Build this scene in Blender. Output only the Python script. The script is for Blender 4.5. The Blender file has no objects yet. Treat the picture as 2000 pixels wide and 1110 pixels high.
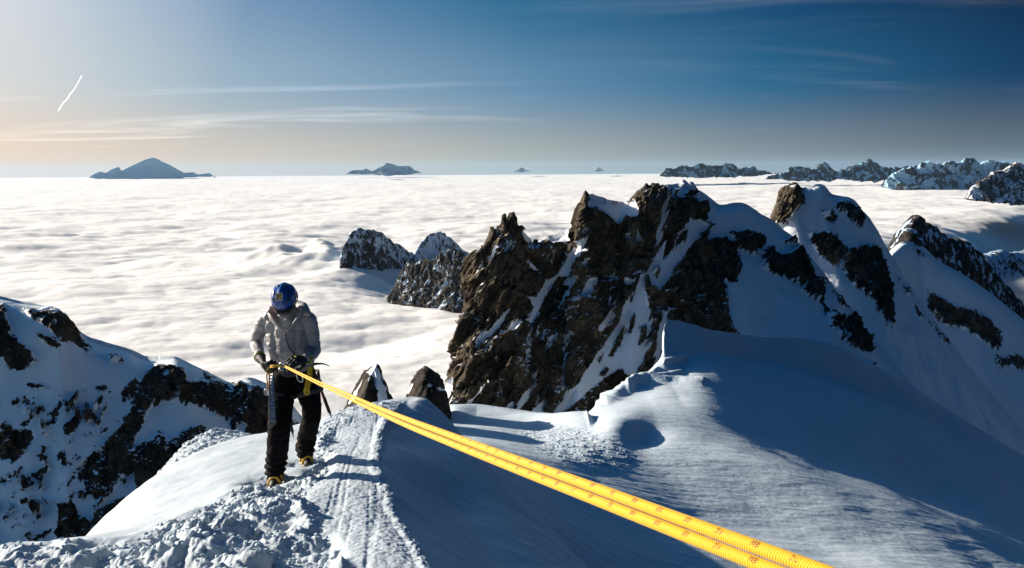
import bpy, bmesh, math, random
import numpy as np
from mathutils import Vector, Matrix

# ------------------------------------------------------------------ camera, world, sun, exposure
SC = bpy.context.scene
COL = SC.collection
R = math.radians
FPX = 1376.0                      # focal length in pixels of the 2000 px wide photograph
PITCH, ROLL = R(9.25), R(0.34)
SUN_AZ, SUN_EL = R(-70.0), R(18.5)   # azimuth measured from the view direction (+Y) towards +X

fwd = Vector((0, math.cos(PITCH), -math.sin(PITCH)))
upv = Vector((0, math.sin(PITCH), math.cos(PITCH)))
rgt = Vector((1, 0, 0))
r2 = rgt * math.cos(ROLL) - upv * math.sin(ROLL)
u2 = upv * math.cos(ROLL) + rgt * math.sin(ROLL)
cam_data = bpy.data.cameras.new("camera")
cam = bpy.data.objects.new("camera", cam_data)
COL.objects.link(cam)
cam.matrix_world = Matrix(((r2.x, u2.x, -fwd.x, 0), (r2.y, u2.y, -fwd.y, 0), (r2.z, u2.z, -fwd.z, 0), (0, 0, 0, 1)))
cam_data.sensor_width = 36.0
cam_data.lens = 36.0 * FPX / 2000.0
cam_data.clip_start = 0.05
cam_data.clip_end = 400000.0
SC.camera = cam
Rn, Un, Fn = np.array(r2), np.array(u2), np.array(fwd)

SUN_DIR = Vector((math.sin(SUN_AZ) * math.cos(SUN_EL), math.cos(SUN_AZ) * math.cos(SUN_EL), math.sin(SUN_EL)))
sun_data = bpy.data.lights.new("sun", 'SUN')
sun_data.energy = 5.0
SC.cycles.sample_clamp_indirect = 6
sun_data.angle = R(0.55)
sun_data.color = (1.0, 0.885, 0.735)
sun = bpy.data.objects.new("sun", sun_data)
COL.objects.link(sun)
sun.rotation_euler = (-SUN_DIR).to_track_quat('-Z', 'Y').to_euler()

SC.view_settings.view_transform = 'Standard'
SC.view_settings.look = 'None'
SC.view_settings.gamma = 1.0
SC.view_settings.use_curve_mapping = False
SC.view_settings.exposure = 0.97
SC.cycles.max_bounces = 6
SC.cycles.diffuse_bounces = 1
SC.cycles.volume_bounces = 3
SC.cycles.use_denoising = True


class NT:
    """small helper for writing node trees"""
    def __init__(self, tree):
        self.t = tree
        self.n = tree.nodes
        self.l = tree.links

    def new(self, typ, **kw):
        n = self.n.new(typ)
        for k, v in kw.items():
            setattr(n, k, v)
        return n

    def put(self, sock, v):
        if isinstance(v, bpy.types.NodeSocket):
            self.l.new(v, sock)
        elif v is not None:
            if sock.type == 'RGBA' and not hasattr(v, '__len__'):
                v = (v, v, v, 1)
            if sock.type == 'RGBA' and len(v) == 3:
                v = (*v, 1)
            sock.default_value = v

    def math(self, op, a, b=None, c=None, clamp=False):
        n = self.new('ShaderNodeMath', operation=op, use_clamp=clamp)
        self.put(n.inputs[0], a)
        if b is not None: self.put(n.inputs[1], b)
        if c is not None: self.put(n.inputs[2], c)
        return n.outputs[0]

    def vmath(self, op, a, b=None):
        n = self.new('ShaderNodeVectorMath', operation=op)
        self.put(n.inputs[0], a)
        if b is not None: self.put(n.inputs[1], b)
        return n.outputs['Value'] if op in ('DOT_PRODUCT', 'LENGTH') else n.outputs[0]

    def mix(self, f, a, b, blend='MIX'):
        n = self.new('ShaderNodeMix', data_type='RGBA', blend_type=blend)
        self.put(n.inputs[0], f); self.put(n.inputs[6], a); self.put(n.inputs[7], b)
        return n.outputs[2]

    def ramp(self, f, stops, interp='LINEAR'):
        n = self.new('ShaderNodeValToRGB')
        cr = n.color_ramp
        cr.interpolation = interp
        while len(cr.elements) < len(stops):
            cr.elements.new(0.5)
        for e, (p, c) in zip(cr.elements, stops):
            e.position = p
            if not hasattr(c, '__len__'): c = (c, c, c)
            e.color = (*c[:3], 1)
        self.put(n.inputs[0], f)
        return n.outputs[0]

    def mapr(self, v, a, b, c=0.0, d=1.0, smooth=True):
        n = self.new('ShaderNodeMapRange', interpolation_type='SMOOTHSTEP' if smooth else 'LINEAR')
        self.put(n.inputs[0], v)
        for i, x in enumerate((a, b, c, d)): self.put(n.inputs[i + 1], x)
        return n.outputs[0]

    def noise(self, vec, scale, detail=4, rough=0.5, dist=0.0, typ=None):
        n = self.new('ShaderNodeTexNoise')
        if typ: n.noise_type = typ
        self.put(n.inputs['Vector'], vec)
        n.inputs['Scale'].default_value = scale
        n.inputs['Detail'].default_value = detail
        n.inputs['Roughness'].default_value = rough
        n.inputs['Distortion'].default_value = dist
        return n.outputs[0]

    def mapping(self, vec, scale=(1, 1, 1), rot=(0, 0, 0), loc=(0, 0, 0)):
        n = self.new('ShaderNodeMapping')
        self.put(n.inputs[0], vec)
        n.inputs['Location'].default_value = loc
        n.inputs['Rotation'].default_value = rot
        n.inputs['Scale'].default_value = scale
        return n.outputs[0]

    def bump(self, h, strength=0.5, dist=1.0, normal=None):
        n = self.new('ShaderNodeBump')
        n.inputs['Strength'].default_value = strength
        n.inputs['Distance'].default_value = dist
        self.put(n.inputs['Height'], h)
        if normal is not None: self.put(n.inputs['Normal'], normal)
        return n.outputs[0]


# world: physical sky, with thin cirrus and a paler side towards the sun
W = bpy.data.worlds.new("World")
SC.world = W
W.use_nodes = True
w = NT(W.node_tree)
w.n.clear()
sky = w.new('ShaderNodeTexSky')
sky.sky_type = 'NISHITA'
sky.sun_disc = False
sky.sun_elevation = SUN_EL
sky.sun_rotation = SUN_AZ
sky.altitude = 2600
sky.air_density = 1.0
sky.dust_density = 0.2
sky.ozone_density = 2.0
geo = w.new('ShaderNodeTexCoord').outputs['Generated']
sep = w.new('ShaderNodeSeparateXYZ')
w.l.new(geo, sep.inputs[0])
dsun = w.vmath('DOT_PRODUCT', geo, tuple(SUN_DIR))
elev = sep.outputs[2]
ds = w.mapr(dsun, -0.40, 0.92, smooth=False)
hor = w.ramp(ds, [(0.0, (.45, .65, .85)), (.155, (.76, .95, 1.10)), (0.345, (1.55, 1.7, 1.72)), (0.56, (2.7, 2.75, 2.4)), (0.80, (4.5, 3.8, 3.0)), (.91, (5.8, 4.4, 3.2)), (1.0, (6.8, 5.3, 3.9))])
mid_ = w.ramp(ds, [(0.0, (.0, .22, .65)), (.155, (.0, .30, .84)), (0.345, (.12, .86, 1.70)), (0.56, (.86, 1.75, 2.72)), (0.72, (1.65, 2.5, 3.3)), (.80, (2.2, 3.0, 3.6)), (.87, (3.5, 3.9, 4.1)), (.94, (5.0, 4.8, 4.6)), (1.0, (6.0, 5.8, 5.6))])
top_ = w.ramp(ds, [(0.0, (.0, .01, .13)), (.155, (.0, .015, .18)), (0.345, (.0, .25, .88)), (0.58, (.0, .76, 1.65)), (.70, (.42, 1.25, 2.35)), (.80, (1.0, 1.8, 3.0)), (.87, (2.5, 3.2, 4.1)), (.94, (4.7, 4.9, 5.3)), (1.0, (6.2, 6.3, 6.4))])
hm = w.mix(w.mapr(elev, 0.0, 0.115), hor, mid_)
hm = w.mix(w.mapr(elev, 0.08, 0.25), hm, top_)
nish = w.mix(1.0, sky.outputs[0], w.ramp(ds, [(0, (.0, .19, .33)), (.46, (.0, .30, .48)), (.92, (.18, .80, .95))]), 'MULTIPLY')
skyc = w.mix(w.mapr(elev, 0.25, 0.60), hm, nish)
# cirrus streaks laid on a plane high above
pz = w.math('MAXIMUM', elev, 0.02)
comb = w.new('ShaderNodeCombineXYZ')
w.l.new(w.math('DIVIDE', sep.outputs[0], w.math('ADD', pz, 0.06)), comb.inputs[0])
w.l.new(w.math('DIVIDE', sep.outputs[1], w.math('ADD', pz, 0.06)), comb.inputs[1])
cv = w.mapping(comb.outputs[0], scale=(0.22, 0.75, 1), rot=(0, 0, R(-9)), loc=(3.1, 1.7, 0))
c1 = w.noise(cv, 1.0, 9, 0.58, 1.1)
c2 = w.noise(w.mapping(comb.outputs[0], scale=(0.12, 0.22, 1), rot=(0, 0, R(12)), loc=(0.4, 5, 0)), 1.0, 4, 0.5, 0.4)
cir = w.math('MULTIPLY', w.mapr(c1, 0.50, 0.78), w.mapr(c2, 0.40, 0.62))
cir = w.math('MULTIPLY', cir, w.mapr(elev, 0.02, 0.06))
cirs = w.ramp(w.mapr(dsun, -0.3, 0.85, smooth=False), [(0, .5), (0.5, 1.5), (1.0, 7.5)])
skyc2 = w.mix(1.0, skyc, w.mix(w.math('MULTIPLY', cir, 0.85), (0, 0, 0), w.mix(1.0, cirs, (1.0, 0.93, 0.84), 'MULTIPLY')), 'ADD')
bg = w.new('ShaderNodeBackground')
bg.inputs[1].default_value = 0.08
w.l.new(skyc2, bg.inputs[0])
wo = w.new('ShaderNodeOutputWorld')
w.l.new(bg.outputs[0], wo.inputs[0])

# ------------------------------------------------------------------ numpy helpers
_rs = np.random.RandomState(7)
_perm = np.tile(_rs.permutation(256), 3)
_g = _rs.normal(size=(256, 3))
_g /= np.linalg.norm(_g, axis=1)[:, None]


def perlin(p):
    i = np.floor(p).astype(np.int64)
    f = p - i
    i &= 255
    u = f * f * f * (f * (f * 6 - 15) + 10)
    out = 0
    for a in (0, 1):
        ua = u[:, 0] if a else 1 - u[:, 0]
        pa = _perm[i[:, 0] + a]
        for b in (0, 1):
            ub = u[:, 1] if b else 1 - u[:, 1]
            pb = _perm[pa + ((i[:, 1] + b) & 255)]
            for c in (0, 1):
                uc = u[:, 2] if c else 1 - u[:, 2]
                g = _g[_perm[pb + ((i[:, 2] + c) & 255)]]
                out = out + ua * ub * uc * ((f[:, 0] - a) * g[:, 0] + (f[:, 1] - b) * g[:, 1] + (f[:, 2] - c) * g[:, 2])
    return out * 1.5


def fbm(p, octs=5, gain=0.5, lac=2.03, ridged=False, billow=False):
    s, amp, tot = 0, 1.0, 0
    q = np.array(p, dtype=float)
    for k in range(octs):
        n = perlin(q + 17.3 * k)
        if ridged: n = 1 - 2 * np.abs(n)
        if billow: n = 2 * np.abs(n) - 0.5
        s = s + amp * n
        tot += amp
        amp *= gain
        q = q * lac
    return s / tot


_h = _rs.rand(256, 3)
_tl = _rs.normal(size=(256, 3)) * .55
_hh = _rs.rand(256)


def facets(q):
    """broken rock: every cell is a tilted plane of its own, so faces meet at sharp edges"""
    i0 = np.floor(q).astype(np.int64)
    best = np.full(len(q), 1e9); out = np.zeros(len(q))
    for a in (-1, 0, 1):
        for b in (-1, 0, 1):
            for c in (-1, 0, 1):
                ci = i0 + np.array([a, b, c])
                k = _perm[_perm[_perm[ci[:, 0] & 255] + (ci[:, 1] & 255)] + (ci[:, 2] & 255)]
                r = q - (ci + .15 + .7 * _h[k])
                d2 = (r * r).sum(1)
                m = d2 < best
                best = np.where(m, d2, best)
                out = np.where(m, (_hh[k] - .5) * .8 + (_tl[k] * r).sum(1), out)
    return out


def sstep(x, a, b):
    t = np.clip((x - a) / (b - a), 0, 1)
    return t * t * (3 - 2 * t)


def PX(px, py, Y):
    """world point seen at pixel (px, py) of the photograph, Y metres ahead"""
    px, py, Y = np.asarray(px, float), np.asarray(py, float), np.asarray(Y, float)
    a, b = (px - 1000) / FPX, (555 - py) / FPX
    d = Fn + a[..., None] * Rn + b[..., None] * Un
    return d * (Y / d[..., 1])[..., None]


def to_px(P):
    z = P @ Fn
    return 1000 + FPX * (P @ Rn) / z, 555 - FPX * (P @ Un) / z


def pchip(x, y, xi):
    """monotone cubic interpolation, y may be (n, k)"""
    x = np.asarray(x, float); y = np.asarray(y, float)
    h = np.diff(x)
    hh = h.reshape((-1,) + (1,) * (y.ndim - 1))
    d = np.diff(y, axis=0) / hh
    m = np.zeros_like(y)
    if len(x) > 2:
        w1 = 2 * hh[1:] + hh[:-1]; w2 = hh[1:] + 2 * hh[:-1]
        same = d[:-1] * d[1:] > 0
        with np.errstate(divide='ignore', invalid='ignore'):
            mm = (w1 + w2) / (w1 / d[:-1] + w2 / d[1:])
        m[1:-1] = np.where(same, mm, 0)
    m[0], m[-1] = d[0], d[-1]
    k = np.clip(np.searchsorted(x, xi, side='right') - 1, 0, len(x) - 2)
    t = ((xi - x[k]) / h[k]).reshape((-1,) + (1,) * (y.ndim - 1))
    hk = hh[k]
    return ((2 * t**3 - 3 * t**2 + 1) * y[k] + (t**3 - 2 * t**2 + t) * hk * m[k]
            + (-2 * t**3 + 3 * t**2) * y[k + 1] + (t**3 - t**2) * hk * m[k + 1])


def loft(lines, nu, nv, vpos=None, upos=None):
    """surface through lines (each a list of world points with the same count) -> (nv, nu, 3)"""
    L = np.array(lines, float)
    nl, nc = L.shape[:2]
    if upos is None: upos = np.arange(nc)
    if vpos is None: vpos = np.arange(nl)
    ui = np.linspace(upos[0], upos[-1], nu)
    A = np.stack([pchip(upos, L[i], ui) for i in range(nl)])
    vi = np.linspace(vpos[0], vpos[-1], nv)
    return pchip(vpos, A, vi)


def normals(G):
    du = np.gradient(G, axis=1); dv = np.gradient(G, axis=0)
    n = np.cross(du, dv)
    return n / (np.linalg.norm(n, axis=2, keepdims=True) + 1e-12)


def blur(A, n=1):
    for _ in range(n):
        B = A.copy()
        B[1:-1] = (A[:-2] + 2 * A[1:-1] + A[2:]) / 4
        A = B.copy()
        A[:, 1:-1] = (B[:, :-2] + 2 * B[:, 1:-1] + B[:, 2:]) / 4
    return A


def grid_mesh(name, G, mat, attrs=None, flip=False, smooth=True):
    nv, nu = G.shape[:2]
    me = bpy.data.meshes.new(name)
    V = G.reshape(-1, 3)
    a = (np.arange(nv - 1)[:, None] * nu + np.arange(nu - 1)[None, :]).ravel()
    F = np.stack([a, a + 1, a + nu + 1, a + nu], 1)
    if flip: F = F[:, ::-1]
    me.vertices.add(len(V)); me.vertices.foreach_set('co', V.ravel())
    me.loops.add(F.size); me.loops.foreach_set('vertex_index', F.ravel())
    me.polygons.add(len(F))
    me.polygons.foreach_set('loop_start', np.arange(0, F.size, 4))
    me.update(calc_edges=True)
    me.polygons.foreach_set('use_smooth', np.full(len(F), smooth))
    for k, v in (attrs or {}).items():
        at = me.attributes.new(k, 'FLOAT', 'POINT')
        at.data.foreach_set('value', np.asarray(v, float).ravel())
    me.materials.append(mat)
    o = bpy.data.objects.new(name, me)
    COL.objects.link(o)
    return o


def polysd(px, py, poly):
    """signed distance to a polygon, positive inside"""
    P = np.array(poly, float)
    d = np.full(px.shape, 1e9); ins = np.zeros(px.shape, bool)
    for i in range(len(P)):
        x1, y1 = P[i - 1]; x2, y2 = P[i]
        ex, ey = x2 - x1, y2 - y1
        t = np.clip(((px - x1) * ex + (py - y1) * ey) / (ex * ex + ey * ey + 1e-9), 0, 1)
        d = np.minimum(d, (px - x1 - t * ex) ** 2 + (py - y1 - t * ey) ** 2)
        c = ((y1 > py) != (y2 > py)) & (px < (x2 - x1) * (py - y1) / (y2 - y1 + 1e-9) + x1)
        ins ^= c
    d = np.sqrt(d)
    return np.where(ins, d, -d)


def multi_sd(px, py, polys):
    out = np.full(px.shape, -30.0)
    for poly in polys:
        P = np.array(poly, float)
        m = (px > P[:, 0].min() - 30) & (px < P[:, 0].max() + 30) & (py > P[:, 1].min() - 30) & (py < P[:, 1].max() + 30)
        if m.any(): out[m] = np.maximum(out[m], polysd(px[m], py[m], poly))
    return out


def tag(o, label=None, cat=None, group=None, kind=None):
    if label: o['label'] = label
    if cat: o['category'] = cat
    if group: o['group'] = group
    if kind: o['kind'] = kind
    return o


# ------------------------------------------------------------------ materials
def new_mat(name):
    m = bpy.data.materials.new(name)
    m.use_nodes = True
    t = NT(m.node_tree)
    t.n.clear()
    out = t.new('ShaderNodeOutputMaterial')
    return m, t, out


def principled(t, **kw):
    p = t.new('ShaderNodeBsdfPrincipled')
    for k, v in kw.items():
        t.put(p.inputs[k.replace('_', ' ')], v)
    return p


def simple_mat(name, col, rough=0.6, metal=0.0, spec=0.5, bump_scale=None, bump=0.2, var=0.0, dist=0.002, coat=0):
    m, t, out = new_mat(name)
    tc = t.new('ShaderNodeTexCoord').outputs['Object']
    c = col
    if var:
        c = t.mix(t.noise(tc, 14, 4), tuple(x * (1 - var) for x in col[:3]), tuple(min(1, x * (1 + var)) for x in col[:3]))
    p = principled(t, Base_Color=c, Roughness=rough, Metallic=metal, Specular_IOR_Level=spec, Coat_Weight=coat)
    if bump_scale:
        t.l.new(t.bump(t.noise(tc, bump_scale, 5, 0.6), bump, dist), p.inputs['Normal'])
    t.l.new(p.outputs[0], out.inputs[0])
    return m


def snow_near_mat():
    m, t, out = new_mat('snow_near')
    tc = t.new('ShaderNodeNewGeometry').outputs['Position']
    rough = t.new('ShaderNodeAttribute', attribute_name='rough').outputs['Fac']
    n1 = t.noise(tc, 9, 6, 0.62)
    n2 = t.noise(tc, 70, 5, 0.65)
    n3 = t.noise(t.mapping(tc, scale=(60, 8, 8), rot=(0, 0, R(12))), 1.0, 4, 0.6)
    h = t.math('ADD', t.math('MULTIPLY', n1, 0.9), t.math('MULTIPLY', n2, 0.28))
    h = t.math('ADD', h, t.math('MULTIPLY', n3, 0.03))
    st = t.math('MULTIPLY_ADD', rough, 0.8, 0.2)
    b = t.bump(t.math('MULTIPLY', h, st), 0.75, 0.03)
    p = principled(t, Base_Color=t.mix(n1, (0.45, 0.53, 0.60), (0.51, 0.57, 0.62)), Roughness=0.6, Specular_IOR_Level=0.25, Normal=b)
    p.inputs['Subsurface Weight'].default_value = 0.25
    p.inputs['Subsurface Radius'].default_value = (0.02, 0.035, 0.05)
    p.inputs['Subsurface Scale'].default_value = 0.5
    t.l.new(p.outputs[0], out.inputs[0])
    return m


def snow_field_mat():
    m, t, out = new_mat('snow_field')
    tc = t.new('ShaderNodeNewGeometry').outputs['Position']
    n0 = t.noise(tc, 0.12, 5, 0.55)
    n1 = t.noise(t.mapping(tc, scale=(0.35, 2.4, 0.6), rot=(0, 0, R(-14))), 1.0, 7, 0.62, 0.3)
    n2 = t.noise(tc, 2.2, 7, 0.65)
    h = t.math('ADD', t.math('MULTIPLY', n1, 0.55), t.math('MULTIPLY', n2, 0.22))
    h = t.math('ADD', h, t.math('MULTIPLY', n0, 1.2))
    b = t.bump(h, 0.6, 0.30)
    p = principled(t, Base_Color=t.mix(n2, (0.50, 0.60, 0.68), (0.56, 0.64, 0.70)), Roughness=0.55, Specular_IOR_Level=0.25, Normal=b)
    t.l.new(p.outputs[0], out.inputs[0])
    return m


def peak_mat(name, s, dark=(0.030, 0.026, 0.022), light=(0.15, 0.115, 0.075), edge=0.45, bumpd=1.0, lean=R(-25), speck=0.55, snowc=(0.80, 0.84, 0.90)):
    """rock and snow, s = size in metres of the blocks; attribute snow: 0 rock .. 1 snow"""
    m, t, out = new_mat(name)
    tc = t.new('ShaderNodeNewGeometry').outputs['Position']
    at = t.new('ShaderNodeAttribute', attribute_name='snow').outputs['Fac']
    k = 1.0 / s
    lean_v = t.mapping(tc, rot=(0, lean, 0))
    nb = t.noise(t.mapping(lean_v, scale=(k, k, k * 0.33)), 1.0, 8, 0.62, 0.4)
    nf = t.noise(t.mapping(lean_v, scale=(k * 4, k * 4, k * 1.8)), 1.0, 6, 0.68, 0.2)
    vo = t.new('ShaderNodeTexVoronoi', feature='DISTANCE_TO_EDGE')
    warp = t.new('ShaderNodeVectorMath', operation='ADD')
    nn = t.new('ShaderNodeTexNoise')
    t.put(nn.inputs['Vector'], lean_v); nn.inputs['Scale'].default_value = k * 1.5
    t.l.new(t.mapping(lean_v, scale=(k * 1.6, k * 1.6, k * 0.6)), warp.inputs[0])
    t.l.new(nn.outputs[1], warp.inputs[1])
    t.l.new(warp.outputs[0], vo.inputs['Vector'])
    crack = t.mapr(vo.outputs[0], 0.0, 0.10)
    # rock colour: dark with ochre and grey zones
    rc = t.ramp(nb, [(0.28, dark), (0.48, tuple((a + b) / 2.6 for a, b in zip(dark, light))), (0.62, light), (0.8, tuple(x * 1.5 for x in light))])
    big = t.noise(tc, k * 0.22, 4, 0.5)
    rc = t.mix(t.mapr(big, 0.42, 0.62), rc, t.mix(1.0, rc, (0.72, 0.78, 0.88), 'MULTIPLY'))
    rc = t.mix(1.0, rc, (2.3, 2.1, 1.85), 'MULTIPLY')
    rc = t.mix(t.mapr(nf, 0.35, 0.6), t.mix(1.0, rc, (0.5, 0.48, 0.46), 'MULTIPLY'), rc)
    rc = t.mix(t.math('MULTIPLY', t.math('SUBTRACT', 1.0, crack), 0.7), rc, tuple(x * 0.4 for x in dark))
    v2 = t.new('ShaderNodeTexVoronoi', feature='F1')
    t.l.new(t.mapping(warp.outputs[0], scale=(2.2, 2.2, 1.6)), v2.inputs['Vector'])
    hb = t.math('ADD', t.math('MULTIPLY', nb, .45), t.math('MULTIPLY', nf, 0.30))
    hb = t.math('ADD', hb, t.math('MULTIPLY', crack, 0.16))
    hb = t.math('SUBTRACT', hb, t.math('MULTIPLY', v2.outputs[0], 0.22))
    stv = t.noise(t.mapping(lean_v, scale=(k * 7, k * 7, k * .55)), 1.0, 5, .6, .3)
    hb = t.math('ADD', hb, t.math('MULTIPLY', stv, 0.35))
    rc = t.mix(t.mapr(stv, .38, .56), t.mix(1.0, rc, (.42, .42, .44), 'MULTIPLY'), rc)
    rb = t.bump(hb, 0.9, s * 0.35 * bumpd)
    rc = t.mix(t.math('MULTIPLY', t.mapr(t.noise(tc, k * .5, 4, .6, .5), .52, .66), .55), rc, tuple(x * 1.5 for x in light))
    rock = principled(t, Base_Color=rc, Roughness=0.85, Specular_IOR_Level=0.3, Normal=rb)
    ns = t.noise(tc, k * 1.4, 6, 0.6)
    sb = t.bump(ns, 0.5, s * 0.10)
    snow = principled(t, Base_Color=snowc, Roughness=0.55, Specular_IOR_Level=0.3, Normal=sb)
    # mask: attribute plus broken edges
    e = t.math('ADD', t.math('MULTIPLY', t.math('SUBTRACT', nb, 0.5), edge * 2.4), t.math('MULTIPLY', t.math('SUBTRACT', nf, 0.5), speck * 1.6))
    f = t.mapr(t.math('ADD', at, e), 0.47, 0.53)
    mx = t.new('ShaderNodeMixShader')
    t.l.new(f, mx.inputs[0]); t.l.new(rock.outputs[0], mx.inputs[1]); t.l.new(snow.outputs[0], mx.inputs[2])
    t.l.new(mx.outputs[0], out.inputs[0])
    return m


def cloud_mat():
    m, t, out = new_mat('cloud')
    tc = t.new('ShaderNodeNewGeometry').outputs['Position']
    p = principled(t, Base_Color=(.925, .90, .855), Roughness=.9, Specular_IOR_Level=.15)
    p.inputs['Subsurface Weight'].default_value = 1.0
    p.inputs['Subsurface Radius'].default_value = (1, 1, 1)
    p.inputs['Subsurface Scale'].default_value = 45.0
    t.l.new(p.outputs[0], out.inputs[0])
    return m


SNOW_NEAR = snow_near_mat()
SNOW_FIELD = snow_field_mat()
ROCK_A = peak_mat('cliff_rock', 2.6, light=(.155, .130, .090), edge=.5, speck=.6, bumpd=1.3)
ROCK_L = peak_mat('buttress_rock', 5.0, light=(0.12, 0.09, 0.06), edge=.6, speck=.7, snowc=(.86, .96, 1.0))
ROCK_FAR = peak_mat('ridge_rock', 40.0, dark=(0.02, 0.022, 0.026), light=(0.08, 0.075, 0.07))
CLOUD = cloud_mat()

# ------------------------------------------------------------------ near snow ridge
def rows_world(rows):
    return [[PX(*p) if len(p) == 3 else np.array(p[:3]) for p in r] for r in rows]


W_ = 'w'
near_rows = [
    # far-left hidden, left hidden, silhouette, left mid, track, rim inside, rim, right face mid, lower rim, hidden, hidden deep
    [(-9, -3, -14, W_), (-5.5, -2.5, -3.2, W_), (-3.6, -2, -1.2, W_), (-2.4, -2, -.9, W_), (-1.2, -2, -.75, W_), (-.2, -2, -.75, W_), (.2, -2, -.8, W_), (1.6, -2, -1.5, W_), (3.4, -1.4, -2.6, W_), (5.5, -.5, -6.0, W_), (9, 1, -12, W_)],
    [(-9, 1, -14, W_), (-5.0, 1, -3.9, W_), (-3.3, 1, -1.95, W_), (-2.2, 1, -1.65, W_), (-1.2, 1, -1.5, W_), (-.3, 1, -1.42, W_), (.05, 1, -1.5, W_), (1.3, 1.6, -2.2, W_), (2.6, 2.4, -3.1, W_), (4.4, 3.4, -6.5, W_), (8, 5, -12, W_)],
    [(-9, 3.2, -14, W_), (-4.6, 3.2, -4.4, W_), (20, 1082, 4.0), (180, 1110, 3.6), (430, 1110, 3.45), (760, 1110, 3.35), (832, 1110, 3.42), (960, 1120, 4.3), (1132, 1112, 6.0), (3.3, 7.6, -7.5, W_), (6.5, 10, -14, W_)],
    [(-9, 4.6, -14, W_), (-4.8, 4.7, -4.6, W_), (182, 1049, 4.7), (300, 1030, 4.5), (480, 1020, 4.3), (730, 1045, 3.95), (800, 1050, 4.02), (920, 1060, 5.1), (1070, 1045, 6.9), (2.7, 9.0, -7.5, W_), (5.5, 12, -14, W_)],
    [(-9, 5.8, -14, W_), (-5.2, 5.9, -4.8, W_), (255, 988, 5.6), (360, 975, 5.3), (520, 965, 5.0), (690, 975, 4.75), (762, 980, 4.82), (870, 985, 6.2), (1000, 965, 8.2), (2.0, 10.4, -7.6, W_), (4.5, 13.5, -14, W_)],
    [(-9, 7.2, -14, W_), (-5.4, 7.2, -5.0, W_), (325, 921, 6.5), (420, 910, 6.3), (560, 912, 5.9), (680, 905, 5.75), (738, 905, 5.72), (830, 905, 7.0), (950, 908, 9.1), (1.3, 11.8, -7.8, W_), (3.5, 15, -14, W_)],
    [(-9, 8.8, -14, W_), (-5.4, 8.8, -5.4, W_), (415, 872, 7.4), (480, 868, 7.2), (580, 868, 7.0), (680, 868, 6.75), (735, 868, 6.72), (800, 862, 8.0), (895, 848, 10.1), (.4, 13, -8, W_), (2.5, 16.5, -14, W_)],
    [(-9, 10.5, -14, W_), (-5.2, 10.5, -6.0, W_), (530, 842, 8.3), (570, 836, 8.2), (630, 832, 8.1), (700, 828, 8.0), (745, 830, 7.95), (790, 822, 9.0), (855, 798, 10.7), (-.6, 13.6, -8, W_), (1.0, 17.5, -14, W_)],
    [(-9, 12, -14, W_), (-4.6, 12, -6.6, W_), (640, 817, 9.2), (670, 806, 9.3), (705, 798, 9.4), (740, 796, 9.4), (762, 797, 9.5), (790, 790, 10.0), (832, 778, 10.8), (-1.4, 13.8, -8, W_), (-.5, 18, -14, W_)],
    [(-8, 13.5, -14, W_), (-4.4, 13, -7.4, W_), (680, 803, 9.9), (700, 795, 10.1), (725, 790, 10.3), (760, 783, 10.5), (785, 778, 10.7), (800, 775, 10.9), (818, 775, 11.1), (-1.8, 13.8, -7, W_), (-1.8, 18, -14, W_)],
    [(-7, 15, -14, W_), (-4.2, 13.8, -9, W_), (-3.2, 12.2, -5.0, W_), (-2.9, 12.6, -5.0, W_), (-2.6, 12.9, -5.0, W_), (-2.3, 13.2, -5, W_), (-2.2, 13.4, -5.2, W_), (-2.1, 13.6, -5.5, W_), (-2.0, 13.8, -6, W_), (-2.0, 15, -9, W_), (-2.2, 18, -14, W_)],
]
upos = [0, 1.0, 2.4, 3.4, 4.8, 6.0, 6.45, 7.3, 8.4, 9.3, 10]
vpos = [0, .7, 1.7, 2.5, 3.5, 4.5, 5.3, 6.1, 6.7, 7.2, 7.8]
G = loft(rows_world(near_rows), 900, 820, vpos, upos)
G = blur(G, 4)
sh = G.shape
P = G.reshape(-1, 3)
pxx, pyy = to_px(P)
front = (P @ Fn) > 0.5
N = normals(G).reshape(-1, 3)
N[N[:, 2] < 0] *= -1
churn = [[(-60, 1300), (-60, 1085), (110, 1062), (250, 1062), (330, 1022), (430, 975), (490, 935), (520, 925), (560, 945), (600, 905), (625, 860), (645, 850), (650, 900), (640, 925), (600, 960), (610, 1000), (660, 1060), (690, 1120), (690, 1300)]]
cs = np.where(front, multi_sd(pxx, pyy, churn), -30)
ch = sstep(cs, -14, 30)
spill = [[(600, 860), (640, 815), (700, 790), (760, 780), (790, 785), (770, 830), (745, 845), (745, 815), (700, 812), (650, 840), (630, 880)]]
sp = sstep(np.where(front, multi_sd(pxx, pyy, spill), -30), -8, 8)
rimd = np.where(front, -np.abs(polysd(pxx, pyy, [(745, 830), (738, 868), (730, 905), (762, 980), (800, 1050), (832, 1112), (834, 1112), (802, 1050), (764, 980), (732, 905), (740, 868), (747, 830)])), -99)
rim = sstep(rimd, -16, -2)
topm = np.where(front, multi_sd(pxx, pyy, [[(620, 900), (640, 830), (740, 790), (745, 830), (735, 900), (760, 980), (830, 1112), (840, 1200), (600, 1200), (600, 960)]]), -30)
tp = sstep(topm, -10, 10)
base = fbm(P * np.array([1.1, 1.1, 1.1]), 4) * 0.05
lump = fbm(P * 5.0, 4, 0.42, billow=True)
lump2 = fbm(P * 1.5 + 9, 3, 0.45)
lump3 = np.maximum(0, fbm(P * 13.0 + 3, 4, 0.6))
dz = base + ch * (0.075 * lump + 0.32 * lump2 + 0.04 * lump3) + sp * (0.05 * np.maximum(0, fbm(P * 9, 4, .6)) + .02)
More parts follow.
